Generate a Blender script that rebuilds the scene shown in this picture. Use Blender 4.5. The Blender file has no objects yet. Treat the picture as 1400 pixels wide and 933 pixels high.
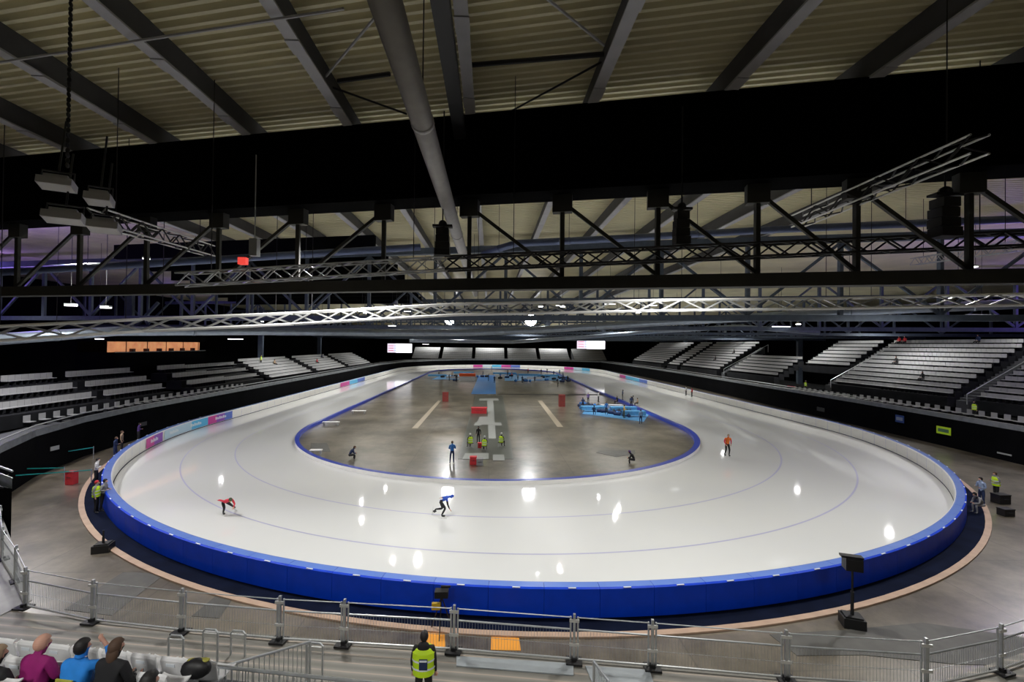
import bpy, math, random
from mathutils import Vector, Matrix
random.seed(7)
C = bpy.context.scene.collection
PI = math.pi
def R(a): return math.radians(a)

# ---------------------------------------------------------------- survey of the place
F_, YAW, PIT, ROL, EYE = 597.5, .049, -.009, .012, 9.05
def _axes():
    cy, sy = math.cos(YAW), math.sin(YAW); cp, sp = math.cos(PIT), math.sin(PIT)
    F = Vector((sy*cp, cy*cp, -sp)); Rt = Vector((cy, -sy, 0)); U = Rt.cross(F)
    c, s = math.cos(ROL), math.sin(ROL)
    return Rt*c+U*s, U*c-Rt*s, F
RT, UP, FW = _axes()
def ray(x, y): return RT*((x-700)/F_) + UP*(-(y-466.5)/F_) + FW
def pz(x, y, z):
    d = ray(x, y); t = (z-EYE)/d.z; return Vector((d.x*t, d.y*t, z))
def py(x, y, Y):
    d = ray(x, y); t = Y/d.y; return Vector((d.x*t, Y, EYE+d.z*t))

# ---------------------------------------------------------------- materials
MATS = {}
def mat(name, col, rough=.6, metal=0, emit=None, es=0, var=0, vscale=3, bump=0, bscale=20, coat=0, coatr=.05, spec=.5, alpha=1):
    if name in MATS: return MATS[name]
    m = bpy.data.materials.new(name); m.use_nodes = True
    nt = m.node_tree; b = nt.nodes['Principled BSDF']
    col = tuple(col)+(1,) if len(col) == 3 else col
    b.inputs['Base Color'].default_value = col
    b.inputs['Roughness'].default_value = rough
    b.inputs['Metallic'].default_value = metal
    b.inputs['Specular IOR Level'].default_value = spec
    if coat: b.inputs['Coat Weight'].default_value = coat; b.inputs['Coat Roughness'].default_value = coatr
    if emit: b.inputs['Emission Color'].default_value = tuple(emit)+(1,); b.inputs['Emission Strength'].default_value = es
    if alpha < 1: b.inputs['Alpha'].default_value = alpha
    tc = nt.nodes.new('ShaderNodeTexCoord')
    if var:
        n = nt.nodes.new('ShaderNodeTexNoise'); n.inputs['Scale'].default_value = vscale; n.inputs['Detail'].default_value = 5
        nt.links.new(tc.outputs['Object'], n.inputs['Vector'])
        r = nt.nodes.new('ShaderNodeValToRGB')
        lo = tuple(max(0, c*(1-var)) for c in col[:3])+(1,); hi = tuple(min(1, c*(1+var)) for c in col[:3])+(1,)
        r.color_ramp.elements[0].color = lo; r.color_ramp.elements[1].color = hi
        r.color_ramp.elements[0].position = .3; r.color_ramp.elements[1].position = .7
        nt.links.new(n.outputs['Fac'], r.inputs['Fac']); nt.links.new(r.outputs['Color'], b.inputs['Base Color'])
    if bump:
        n2 = nt.nodes.new('ShaderNodeTexNoise'); n2.inputs['Scale'].default_value = bscale
        nt.links.new(tc.outputs['Object'], n2.inputs['Vector'])
        bp = nt.nodes.new('ShaderNodeBump'); bp.inputs['Strength'].default_value = bump
        nt.links.new(n2.outputs['Fac'], bp.inputs['Height']); nt.links.new(bp.outputs['Normal'], b.inputs['Normal'])
    MATS[name] = m; return m
def srgb(r, g, b):
    f = lambda c: (c/255/12.92) if c/255 <= .04045 else ((c/255+.055)/1.055)**2.4
    return (f(r), f(g), f(b))

M_ice = mat('ice', (.80, .81, .80), rough=.38, var=.015, vscale=.15, coat=1, coatr=.06, spec=.4)
M_line = mat('lane_paint', (.50, .50, .70), rough=.4, coat=.6)
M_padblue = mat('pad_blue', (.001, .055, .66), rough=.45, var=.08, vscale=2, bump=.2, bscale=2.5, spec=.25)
M_padsheen = mat('pad_top_sheen', (.15, .27, .74), rough=.28, var=.05, vscale=1, coat=1, coatr=.16)  # pad blue lightened for lamp reflections on the top face
M_padwhite = mat('pad_white', (.88, .87, .84), rough=.5, var=.02)
M_padnavy = mat('pad_gap_navy', (.03, .035, .10), rough=.7)
M_strap = mat('strap_white', (.8, .85, .9), rough=.5)
M_navy = mat('apron_navy', (.005, .008, .022), rough=.95, var=.3, vscale=1, spec=.08)
M_beige = mat('plywood_edge', (.46, .32, .23), rough=.6, var=.1, vscale=2)
M_border = mat('border_blue', (.02, .05, .42), rough=.35, coat=.4)
M_black = mat('black_curtain', (.0045, .0048, .0055), rough=1, var=.25, vscale=.5, spec=.05)
M_blackbox = mat('black_cladding', (.0012, .0012, .0014), rough=1, spec=.05)
M_blk = mat('black_plastic', (.010, .010, .011), rough=.5)
M_dark = mat('stand_dark', (.016, .017, .019), rough=.9, var=.2, vscale=1, spec=.15)
M_step = mat('stand_grey', (.07, .074, .08), rough=.7, var=.15, vscale=1)
M_rail = mat('rail_grey', (.24, .26, .27), rough=.45, metal=.3, var=.2, vscale=2)
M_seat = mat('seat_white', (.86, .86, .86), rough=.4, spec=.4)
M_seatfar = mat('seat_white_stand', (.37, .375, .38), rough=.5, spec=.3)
M_alu = mat('aluminium', (.72, .73, .72), rough=.32, metal=.75)
M_alulit = mat('aluminium_lit', (.86, .86, .84), rough=.35, metal=.25)  # aluminium copy lightened so the trusses look lit
M_galv = mat('galvanised', (.48, .50, .51), rough=.4, metal=.7, var=.1, vscale=6)
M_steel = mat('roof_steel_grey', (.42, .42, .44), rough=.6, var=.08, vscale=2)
M_webshade = mat('roof_steel_shaded', (.085, .085, .092), rough=.7, var=.1, vscale=2)  # darker copy of the rafter steel, shade painted on the webs
M_steelo = mat('truss_olive', (.036, .036, .030), rough=.65, var=.1)
M_steelb = mat('truss_bluegrey', (.085, .11, .15), rough=.6, var=.15)
M_duct = mat('duct_blue_light_cast', (.10, .13, .24), rough=.45, metal=.2, var=.1)  # blue-grey duct with the cast of the purple lights tinted in
M_ductg = mat('duct_grey', (.30, .35, .42), rough=.35, metal=.5, var=.1)
M_pipe = mat('pipe_grey', (.34, .33, .31), rough=.5, metal=.2, var=.08, vscale=4)
M_skin = mat('skin', (.62, .34, .25), rough=.6)
M_hairk = mat('hair_black', (.012, .010, .010), rough=.6)
M_hairb = mat('hair_brown', (.09, .05, .03), rough=.7)
M_mesh = mat('fence_wire', (.42, .44, .45), rough=.45, metal=.6)

def concrete():
    m = bpy.data.materials.new('polished_concrete'); m.use_nodes = True; nt = m.node_tree; b = nt.nodes['Principled BSDF']
    tc = nt.nodes.new('ShaderNodeTexCoord')
    n = nt.nodes.new('ShaderNodeTexNoise'); n.inputs['Scale'].default_value = .16; n.inputs['Detail'].default_value = 9; n.inputs['Roughness'].default_value = .72
    nt.links.new(tc.outputs['Object'], n.inputs['Vector'])
    r = nt.nodes.new('ShaderNodeValToRGB')
    r.color_ramp.elements[0].position = .40; r.color_ramp.elements[0].color = (.075, .062, .043, 1)
    r.color_ramp.elements[1].position = .62; r.color_ramp.elements[1].color = (.25, .215, .165, 1)
    nt.links.new(n.outputs['Fac'], r.inputs['Fac'])
    # slab joints
    br = nt.nodes.new('ShaderNodeTexBrick'); br.offset = 0; br.inputs['Scale'].default_value = 1
    br.inputs['Brick Width'].default_value = 6; br.inputs['Row Height'].default_value = 6; br.inputs['Mortar Size'].default_value = .025
    br.inputs['Color1'].default_value = (1, 1, 1, 1); br.inputs['Color2'].default_value = (.88, .88, .88, 1); br.inputs['Mortar'].default_value = (.5, .5, .5, 1)
    nt.links.new(tc.outputs['Object'], br.inputs['Vector'])
    mx = nt.nodes.new('ShaderNodeMix'); mx.data_type = 'RGBA'; mx.blend_type = 'MULTIPLY'; mx.inputs['Factor'].default_value = .8
    nt.links.new(r.outputs['Color'], mx.inputs['A']); nt.links.new(br.outputs['Color'], mx.inputs['B'])
    nt.links.new(mx.outputs['Result'], b.inputs['Base Color'])
    n3 = nt.nodes.new('ShaderNodeTexNoise'); n3.inputs['Scale'].default_value = .6; n3.inputs['Detail'].default_value = 4
    nt.links.new(tc.outputs['Object'], n3.inputs['Vector'])
    mr = nt.nodes.new('ShaderNodeMapRange'); mr.inputs['To Min'].default_value = .30; mr.inputs['To Max'].default_value = .42
    b.inputs['Coat Weight'].default_value = 1; b.inputs['Coat Roughness'].default_value = .2; b.inputs['Specular IOR Level'].default_value = .8
    nt.links.new(n3.outputs['Fac'], mr.inputs['Value']); nt.links.new(mr.outputs['Result'], b.inputs['Roughness'])
    return m
M_conc = concrete()
def decking():
    m = bpy.data.materials.new('grey_decking'); m.use_nodes = True; nt = m.node_tree; b = nt.nodes['Principled BSDF']
    tc = nt.nodes.new('ShaderNodeTexCoord'); mp = nt.nodes.new('ShaderNodeMapping'); mp.inputs['Rotation'].default_value = (0, 0, R(8.4))
    nt.links.new(tc.outputs['Object'], mp.inputs['Vector'])
    w = nt.nodes.new('ShaderNodeTexWave'); w.bands_direction = 'Y'; w.inputs['Scale'].default_value = 1.1; w.inputs['Distortion'].default_value = .3; w.inputs['Detail'].default_value = 3
    nt.links.new(mp.outputs['Vector'], w.inputs['Vector'])
    r = nt.nodes.new('ShaderNodeValToRGB'); r.color_ramp.elements[0].color = (.15, .145, .125, 1); r.color_ramp.elements[1].color = (.24, .23, .205, 1)
    e = r.color_ramp.elements.new(.93); e.color = (.23, .215, .19, 1); r.color_ramp.elements[2].color = (.36, .30, .24, 1)
    nt.links.new(w.outputs['Fac'], r.inputs['Fac']); nt.links.new(r.outputs['Color'], b.inputs['Base Color']); b.inputs['Roughness'].default_value = .55
    return m
M_deck = decking()

# ---------------------------------------------------------------- mesh builder
class MB:
    def __init__(s): s.v = []; s.f = []; s.m = []
    def face(s, pts, mi=0):
        i = len(s.v); s.v += [tuple(p) for p in pts]; s.f.append(tuple(range(i, i+len(pts)))); s.m.append(mi)
    def box(s, c, d, rz=0, mi=0, mtx=None):
        hx, hy, hz = d[0]/2, d[1]/2, d[2]/2; i = len(s.v); cr, sr = math.cos(rz), math.sin(rz)
        for z in (-hz, hz):
            for x, y in ((-hx, -hy), (hx, -hy), (hx, hy), (-hx, hy)):
                if mtx: s.v.append(tuple(Vector(c)+mtx @ Vector((x, y, z))))
                else: s.v.append((c[0]+x*cr-y*sr, c[1]+x*sr+y*cr, c[2]+z))
        for q in ((3, 2, 1, 0), (4, 5, 6, 7), (0, 1, 5, 4), (1, 2, 6, 5), (2, 3, 7, 6), (3, 0, 4, 7)):
            s.f.append(tuple(i+k for k in q)); s.m.append(mi)
        return s
    def bar(s, a, b, w, h=None, mi=0, up=(0, 0, 1)):
        a = Vector(a); b = Vector(b); d = b-a; L = d.length
        if L < 1e-6: return s
        d.normalize(); u = Vector(up)
        if abs(d.dot(u)) > .98: u = Vector((0, 1, 0))
        x = d.cross(u).normalized(); z = x.cross(d)
        m = Matrix((x, d, z)).transposed()
        s.box((a+b)/2, (w, L, h or w), mtx=m, mi=mi); return s
    def tube(s, pts, r, n=8, mi=0, caps=True, radii=None):
        pts = [Vector(p) for p in pts]; base = len(s.v); N = len(pts); px = None
        for k, p in enumerate(pts):
            t = (pts[min(k+1, N-1)]-pts[max(k-1, 0)]).normalized()
            if px is None:
                a = Vector((0, 0, 1)) if abs(t.z) < .9 else Vector((1, 0, 0)); px = t.cross(a).normalized()
            else: px = (px-t*px.dot(t)).normalized()
            q = t.cross(px); rr = radii[k] if radii else r
            for j in range(n):
                an = 2*PI*j/n; s.v.append(tuple(p+(px*math.cos(an)+q*math.sin(an))*rr))
        for k in range(N-1):
            for j in range(n):
                a = base+k*n+j; b_ = base+k*n+(j+1) % n
                s.f.append((a, b_, b_+n, a+n)); s.m.append(mi)
        if caps:
            s.f.append(tuple(base+j for j in reversed(range(n)))); s.m.append(mi)
            s.f.append(tuple(base+(N-1)*n+j for j in range(n))); s.m.append(mi)
        return s
    def lathe(s, c, prof, n=16, mi=0, mtx=None):
        base = len(s.v); c = Vector(c)
        for r, z in prof:
            for j in range(n):
                an = 2*PI*j/n; p = Vector((r*math.cos(an), r*math.sin(an), z))
                s.v.append(tuple(c+(mtx @ p if mtx else p)))
        for k in range(len(prof)-1):
            for j in range(n):
                a = base+k*n+j; b_ = base+k*n+(j+1) % n
                s.f.append((a, b_, b_+n, a+n)); s.m.append(mi)
        s.f.append(tuple(base+j for j in reversed(range(n)))); s.m.append(mi)
        s.f.append(tuple(base+(len(prof)-1)*n+j for j in range(n))); s.m.append(mi)
        return s
    def ball(s, c, r, sc=(1, 1, 1), n=10, mi=0, mtx=None):
        prof = [(max(1e-3, r*math.sin(PI*k/n)), -r*math.cos(PI*k/n)) for k in range(n+1)]
        m = Matrix.Diagonal(sc); m = (mtx @ m) if mtx else m
        return s.lathe(c, prof, n=12, mi=mi, mtx=m)
    def strip(s, A, B, mi=0, closed=False):
        n = len(A); i = len(s.v); s.v += [tuple(p) for p in A]+[tuple(p) for p in B]
        for k in range(n if closed else n-1):
            j = (k+1) % n; s.f.append((i+k, i+j, i+n+j, i+n+k)); s.m.append(mi)
        return s
    def mesh(s, name, mats, smooth=False):
        me = bpy.data.meshes.new(name); me.from_pydata(s.v, [], s.f)
        for m in (mats if isinstance(mats, (list, tuple)) else [mats]): me.materials.append(m)
        me.polygons.foreach_set('material_index', s.m)
        if smooth: me.polygons.foreach_set('use_smooth', [True]*len(s.f))
        me.update(); return me
    def build(s, name, mats, parent=None, smooth=False, loc=(0, 0, 0), rz=0):
        o = bpy.data.objects.new(name, s.mesh(name, mats, smooth)); C.objects.link(o)
        o.location = loc; o.rotation_euler = (0, 0, rz)
        if parent: o.parent = parent
        return o
def tag(o, label, cat, group=None, kind=None):
    o['label'] = label; o['category'] = cat
    if group: o['group'] = group
    if kind: o['kind'] = kind
    return o
def thing(name, label, cat, loc=(0, 0, 0), rz=0, group=None):
    o = bpy.data.objects.new(name, None); C.objects.link(o); o.empty_display_size = .2
    o.location = loc; o.rotation_euler = (0, 0, rz); return tag(o, label, cat, group)
def struct(o): o['kind'] = 'structure'; return o
def kids(o): return [c for c in o.children]
def copy_tree(o, loc=None, rz=None, label=None, parent=None):
    c = o.copy(); C.objects.link(c)
    if parent: c.parent = parent
    for ch in list(o.children): copy_tree(ch, parent=c)
    if loc is not None: c.location = loc
    if rz is not None: c.rotation_euler = (0, 0, rz)
    if label: c['label'] = label
    return c

# ---------------------------------------------------------------- camera
cd = bpy.data.cameras.new('camera'); cam = bpy.data.objects.new('camera', cd); C.objects.link(cam)
cd.sensor_width = 36; cd.lens = F_/1400*36; cd.clip_start = .05; cd.clip_end = 600
m = Matrix((RT, UP, -FW)).transposed().to_4x4(); m.translation = Vector((0, 0, EYE)); cam.matrix_world = m
bpy.context.scene.camera = cam

# ---------------------------------------------------------------- people (built first: evaluated skin meshes)
DG = bpy.context.evaluated_depsgraph_get
def lerp(a, b, t): return tuple(a[i]+(b[i]-a[i])*t for i in range(3))
POSES = {
 'stand': dict(pelvis=(0, 0, .93), chest=(0, .01, 1.28), neck=(0, .01, 1.46), head=(0, .03, 1.58), top=(0, .03, 1.70),
   sl=(-.18, 0, 1.40), sr=(.18, 0, 1.40), el=(-.23, -.03, 1.12), er=(.23, -.03, 1.12), wl=(-.24, .05, .88), wr=(.24, .05, .88), hl=(-.24, .08, .78), hr=(.24, .08, .78),
   pl=(-.09, 0, .90), pr=(.09, 0, .90), kl=(-.11, .03, .50), kr=(.11, .03, .50), al=(-.12, 0, .09), ar=(.12, 0, .09), tl=(-.14, .17, .04), tr=(.14, .17, .04)),
 'talk': dict(pelvis=(0, 0, .93), chest=(0, .03, 1.28), neck=(0, .05, 1.46), head=(0, .08, 1.57), top=(0, .09, 1.69),
   sl=(-.18, .03, 1.40), sr=(.18, .03, 1.40), el=(-.24, .02, 1.14), er=(.25, .02, 1.14), wl=(-.14, .24, 1.12), wr=(.15, .25, 1.16), hl=(-.08, .30, 1.13), hr=(.09, .31, 1.18),
   pl=(-.09, 0, .90), pr=(.09, 0, .90), kl=(-.13, .05, .50), kr=(.11, .0, .50), al=(-.15, .02, .09), ar=(.12, -.05, .09), tl=(-.18, .18, .04), tr=(.14, .12, .04)),
 'sit': dict(pelvis=(0, 0, .50), chest=(0, .02, .86), neck=(0, .05, 1.05), head=(0, .08, 1.16), top=(0, .09, 1.28),
   sl=(-.18, .02, .98), sr=(.18, .02, .98), el=(-.23, .08, .72), er=(.23, .08, .72), wl=(-.13, .28, .62), wr=(.13, .28, .62), hl=(-.09, .36, .60), hr=(.09, .36, .60),
   pl=(-.09, .02, .50), pr=(.09, .02, .50), kl=(-.12, .44, .50), kr=(.12, .44, .50), al=(-.12, .42, .09), ar=(.12, .42, .09), tl=(-.13, .58, .04), tr=(.13, .58, .04)),
 'lean': dict(pelvis=(0, 0, .50), chest=(0, .20, .80), neck=(0, .34, .96), head=(0, .41, 1.05), top=(0, .46, 1.16),
   sl=(-.18, .28, .90), sr=(.18, .28, .90), el=(-.22, .36, .62), er=(.22, .36, .62), wl=(-.10, .52, .58), wr=(.10, .52, .58), hl=(-.05, .58, .62), hr=(.05, .58, .62),
   pl=(-.09, .02, .50), pr=(.09, .02, .50), kl=(-.12, .44, .50), kr=(.12, .44, .50), al=(-.12, .38, .09), ar=(.12, .38, .09), tl=(-.13, .54, .04), tr=(.13, .54, .04)),
}
p_ = dict(POSES['sit']); p_.update(er=(.30, .24, .86), wr=(.18, .26, 1.10), hr=(.12, .24, 1.20)); POSES['sit_hand_up'] = p_
# skating poses: x is the direction of travel
POSES['skate'] = dict(pelvis=(-.10, -.06, .86), chest=(.12, .05, 1.02), neck=(.30, .12, 1.06), head=(.42, .15, 1.06), top=(.52, .17, 1.07),
   sl=(.20, .26, 1.02), sr=(.22, -.06, .99), el=(.06, .44, .90), er=(.28, -.10, .70), wl=(-.10, .36, .90), wr=(.37, -.10, .50), hl=(-.16, .28, .92), hr=(.42, -.09, .43),
   pl=(-.10, .04, .84), pr=(-.08, -.14, .84), kl=(-.02, .10, .44), kr=(.16, -.14, .53), al=(-.40, .12, .38), ar=(-.03, -.12, .17), tl=(-.46, .12, .20), tr=(.13, -.11, .10))
POSES['skate_low'] = dict(pelvis=(.08, 0, .72), chest=(.30, .04, .84), neck=(.46, .06, .88), head=(.56, .06, .90), top=(.65, .06, .93),
   sl=(.38, .22, .86), sr=(.36, -.14, .84), el=(.50, .30, .62), er=(.12, -.24, .88), wl=(.62, .20, .50), wr=(-.12, -.22, .82), hl=(.68, .16, .47), hr=(-.20, -.20, .80),
   pl=(.06, .09, .70), pr=(.08, -.09, .70), kl=(-.05, .34, .44), kr=(.24, -.08, .46), al=(-.30, .55, .24), ar=(.02, -.04, .17), tl=(-.22, .64, .14), tr=(.18, -.04, .10))
POSES['skate_up'] = dict(pelvis=(0, 0, 1.0), chest=(.10, 0, 1.33), neck=(.17, 0, 1.52), head=(.22, 0, 1.64), top=(.24, 0, 1.76),
   sl=(.12, .19, 1.46), sr=(.12, -.19, 1.46), el=(.0, .30, 1.20), er=(.20, -.30, 1.20), wl=(-.10, .34, .96), wr=(.34, -.26, 1.02), hl=(-.13, .34, .87), hr=(.42, -.24, .98),
   pl=(0, .09, .97), pr=(0, -.09, .97), kl=(.16, .12, .57), kr=(.10, -.12, .56), al=(.02, .14, .17), ar=(-.12, -.13, .18), tl=(.17, .14, .10), tr=(.04, -.13, .10))
BONES = [('pelvis','chest','T'),('chest','neck','T'),('neck','head','H'),('head','top','H'),('chest','sl','T'),('chest','sr','T'),('sl','el','A'),('sr','er','A'),('el','wl','A'),('er','wr','A'),('wl','hl','S'),('wr','hr','S'),
         ('pelvis','pl','L'),('pelvis','pr','L'),('pl','kl','L'),('pr','kr','L'),('kl','al','L'),('kr','ar','L'),('al','tl','F'),('ar','tr','F')]
RAD = dict(pelvis=(.150,.115), chest=(.170,.115), neck=(.055,.055), head=(.085,.095), top=(.060,.07), sl=(.068,.066), sr=(.068,.066), el=(.046,.046), er=(.046,.046), wl=(.030,.030), wr=(.030,.030), hl=(.028,.02), hr=(.028,.02),
           pl=(.098,.098), pr=(.098,.098), kl=(.062,.062), kr=(.062,.062), al=(.042,.042), ar=(.042,.042), tl=(.040,.030), tr=(.040,.030))
def body_mesh(pose, mats, sub=1, fat=1.0, fingers=False):
    """one continuous skinned surface; mats = dict T,A,L,S,H,F -> material"""
    P = POSES[pose]; names = list(P); idx = {n: i for i, n in enumerate(names)}
    v = [P[n] for n in names]; rad = [RAD[n] for n in names]; e = [(idx[a], idx[b]) for a, b, _ in BONES]
    # nose and ears grow out of the head
    hd = Vector(P['head']); tp = Vector(P['top']); nk = Vector(P['neck'])
    upv = (tp-nk).normalized(); fwd = Vector((1, 0, 0)) if pose.startswith('skate') else Vector((0, 1, 0))
    if pose in ('skate', 'skate_low'): fwd = (Vector((.8, 0, -.6)))
    fwd = (fwd-upv*fwd.dot(upv)).normalized()
    v.append(tuple(hd+fwd*.115-upv*.0)); rad.append((.016, .016)); e.append((idx['head'], len(v)-1))
    if fingers:
        for w, h in (('wl', 'hl'), ('wr', 'hr')):
            d = (Vector(P[h])-Vector(P[w])).normalized(); s_ = d.cross(fwd)
            if s_.length < .1: s_ = Vector((1, 0, 0))
            s_.normalize()
            for k, (o_, L) in enumerate(((-.030, .065), (-.010, .078), (.010, .074), (.030, .058), (.045, .035))):
                a_ = Vector(P[h])+s_*o_*.6+d*(0 if k < 4 else -.04); b1 = a_+d*L*.55+s_*o_*.5; b2 = b1+d*L*.45+fwd*.015
                i0 = len(v); v.extend([tuple(b1), tuple(b2)]); rad.extend([(.009, .009), (.007, .007)])
                e.append((idx[h], i0)); e.append((i0, i0+1))
    me = bpy.data.meshes.new('tmp'); me.from_pydata(v, e, []); o = bpy.data.objects.new('tmp', me); C.objects.link(o)
    sk = o.modifiers.new('s', 'SKIN'); sk.use_smooth_shade = True; sk.branch_smoothing = .3
    if not me.skin_vertices: return None
    for i, sv in enumerate(me.skin_vertices[0].data):
        k = fat if i < len(names) and names[i] in ('pelvis', 'chest', 'sl', 'sr', 'el', 'er', 'pl', 'pr', 'kl', 'kr') else 1
        sv.radius = (rad[i][0]*k, rad[i][1]*k); sv.use_root = (i == idx['pelvis'])
    ss = o.modifiers.new('u', 'SUBSURF'); ss.levels = sub; ss.render_levels = sub
    ev = o.evaluated_get(DG()); out = bpy.data.meshes.new_from_object(ev)
    bpy.data.objects.remove(o)
    keys = []
    for k in 'TALSHF':
        out_m = mats.get(k) or mats['T']; out.materials.append(out_m); keys.append(k)
    segs = [(Vector(P[a]), Vector(P[b]), k, RAD[a][0]) for a, b, k in BONES]
    neck = Vector(P['neck'])
    for f in out.polygons:
        c = f.center; best = 9; bk = 'T'
        for a, b, k, r in segs:
            d = b-a; t = max(0, min(1, (c-a).dot(d)/max(1e-9, d.dot(d)))); q = (c-(a+d*t)).length-(.06 if k in 'TL' else 0)
            if q < best: best, bk = q, k
        f.material_index = keys.index(bk); f.use_smooth = True
    return out
def hair_mesh(pose, kind='short'):
    P = POSES[pose]; hd = Vector(P['head']); tp = Vector(P['top']); nk = Vector(P['neck']); u = (tp-nk).normalized()
    fwd = Vector((1, 0, 0)) if pose.startswith('skate') else Vector((0, 1, 0)); fwd = (fwd-u*fwd.dot(u)).normalized(); s = fwd.cross(u)
    mx = Matrix((s, fwd, u)).transposed(); b = MB()
    c = hd+u*.035-fwd*.016; n = 10
    for j in range(n+1):
        ph = PI*j/n*.86; row = []
        for k in range(16):
            an = 2*PI*k/16; x, y, z = .088*math.sin(ph)*math.cos(an), .104*math.sin(ph)*math.sin(an), .112*math.cos(ph)
            if y > .02 and z < .035: x *= .72; y *= .6                   # opens over the face
            if kind in ('cap',) and z < -.02: x *= .85; y *= .8
            row.append(c+mx @ Vector((x, y, z)))
        if j: b.strip(prev, row, closed=True)
        prev = row
    b.face(prev)
    if kind == 'long': b.ball(hd-fwd*.055-u*.06, .085, (1, .62, 1.5), mtx=mx)
    
    return b
def colour(nm, c): return mat('cloth_'+nm, c, rough=.8, var=.12, vscale=6)
def person(label, pose, loc, rz, top, legs, hair=M_hairk, skin=M_skin, shoes=None, arms=None, sub=1, fat=1.0, scale=1.0, vest=None, hood=None, hairkind='short', group=None, fingers=False, headmat=None):
    mats = dict(T=top, A=arms or top, L=legs, S=skin, H=headmat or skin, F=shoes or M_blk)
    me = body_mesh(pose, mats, sub, fat, fingers); me.name = 'person'
    o = bpy.data.objects.new('person', me); C.objects.link(o); o.location = loc; o.rotation_euler = (0, 0, rz); o.scale = (scale,)*3
    tag(o, label, 'person', group)
    hair_mesh(pose, hairkind).build('hair' if hairkind != 'cap' else 'cap', hair, o, smooth=True)
    P = POSES[pose]
    if vest:
        b = MB(); pe = Vector(P['pelvis']); ch = Vector(P['chest']); sh = (Vector(P['sl'])+Vector(P['sr']))/2
        ax = (sh-pe).normalized(); sd = Vector((1, 0, 0)) if not pose.startswith('skate') else Vector((0, 1, 0)); fw = ax.cross(sd)
        mx = Matrix((sd, fw, ax)).transposed(); L = (sh-pe).length
        ring = lambda t, a, bb, n=20: [pe+ax*(L*t)+mx @ Vector((a*math.cos(2*PI*k/n), bb*math.sin(2*PI*k/n), 0)) for k in range(n)]
        lv = [(-.10, .205, .165), (.25, .205, .162), (.6, .225, .160), (.86, .215, .15), (1.0, .165, .12), (1.06, .085, .09)]
        rs = [ring(t, a*fat, q*fat) for t, a, q in lv]
        for k in range(len(rs)-1): b.strip(rs[k], rs[k+1], closed=True)
        vo = b.build('vest', vest, o, smooth=True)
        b2 = MB()
        for t in (.18, .52): b2.strip(ring(t, .222*fat, .170*fat), ring(t+.09, .226*fat, .170*fat), closed=True)
        b2.build('reflective_band', M_strap, vo, smooth=True)
    if hood:
        b = MB(); nk = Vector(P['neck']); b.ball(nk+Vector((0, -.07, -.02)), .12, (1.1, .6, .9)); b.build('hood', hood, o, smooth=True)
    return o
c_black = colour('black', (.012, .012, .014)); c_navy = colour('navy', (.015, .03, .09)); c_blue = colour('blue', (.03, .16, .48)); c_sky = colour('sky', (.02, .24, .75))
c_mag = colour('magenta', (.28, .008, .14)); c_grey = colour('grey', (.25, .25, .26)); c_white = colour('white', (.7, .7, .7)); c_red = colour('red', (.55, .03, .04))
c_vest = mat('hi_vis_yellow', (.52, .75, .015), rough=.6, emit=(.5, .75, .02), es=.06); c_olive = colour('olive', (.08, .09, .05)); c_orange = colour('orange', (.75, .16, .02))
c_suitb = colour('race_blue', (.02, .07, .42)); c_suitr = colour('race_red', (.62, .03, .06)); c_suity = colour('race_yellow', (.8, .5, .12)); c_tan = colour('tan', (.35, .25, .16)); c_purple = colour('purple', (.10, .05, .22))

def blades(o, pose, which):
    P = POSES[pose]
    for a, t in which:
        A = Vector(P[a]); T = Vector(P[t]); d = (T-A); d.normalize() if d.length else None
        f = Vector((T.x-A.x, T.y-A.y, T.z-A.z)); side = Vector((0, 1, 0))
        # direction along the sole and its downward normal
        sole = (T-(A+Vector((-.06, 0, -.02)))).normalized() if pose != 'skate' or t == 'tr' else Vector((-.12, 0, -1)).normalized()
        if t == 'tr' or pose == 'skate_up': sole = Vector((1, 0, 0))
        dn = side.cross(sole).normalized()
        if t == 'tr' or pose == 'skate_up': dn = Vector((0, 0, -1))
        elif dn.x > 0: dn = -dn
        base = Vector((A.x+.05, A.y, .0)) if (t == 'tr' or pose == 'skate_up') else (A+T)/2+dn*.11
        if t == 'tr' or pose == 'skate_up': base.z = .012
        b = MB(); b.bar(base-sole*.21, base+sole*.23, .012, .02, up=tuple(-dn))
        mid = (A+T)/2
        b.bar(base-sole*.07, A, .02); b.bar(base+sole*.09, T, .02)
        b.build('skate_blade', M_alu, o)
        for k in (0,):
            bb = MB(); bb.ball((A*.45+T*.55), .07, (1.5, .75, .75)); bb.build('skate_boot', M_blk, o, smooth=True)
sk = person('speed skater in blue and black suit bent forward with one leg lifted behind', 'skate', pz(605, 708, 0)+Vector((0, 0, 0)), R(-3), c_suitb, c_black, hair=c_suitb, arms=c_black, sub=2, fat=1.02, hairkind='cap', headmat=c_suitb, fingers=True, scale=1.0)
blades(sk, 'skate', (('al', 'tl'), ('ar', 'tr')))
for n_, (x0, z0) in enumerate(((.0, .0),)):
    pass
sk2 = person('speed skater in red top and dark legs with yellow on head, crouching low', 'skate_low', pz(306, 705, 0), R(-38), c_suitr, c_black, hair=c_olive, arms=c_suitr, sub=2, fat=1.0, hairkind='cap', headmat=c_suity, fingers=True)
blades(sk2, 'skate_low', (('ar', 'tr'), ('al', 'tl')))
sk3 = person('speed skater in orange and dark red standing tall on the right straight', 'skate_up', pz(994, 625, 0), R(-95), c_orange, c_black, hair=c_tan, arms=c_suitr, sub=2, fat=1.05, hairkind='cap', scale=1.08, fingers=True)
blades(sk3, 'skate_up', (('al', 'tl'), ('ar', 'tr')))

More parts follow.
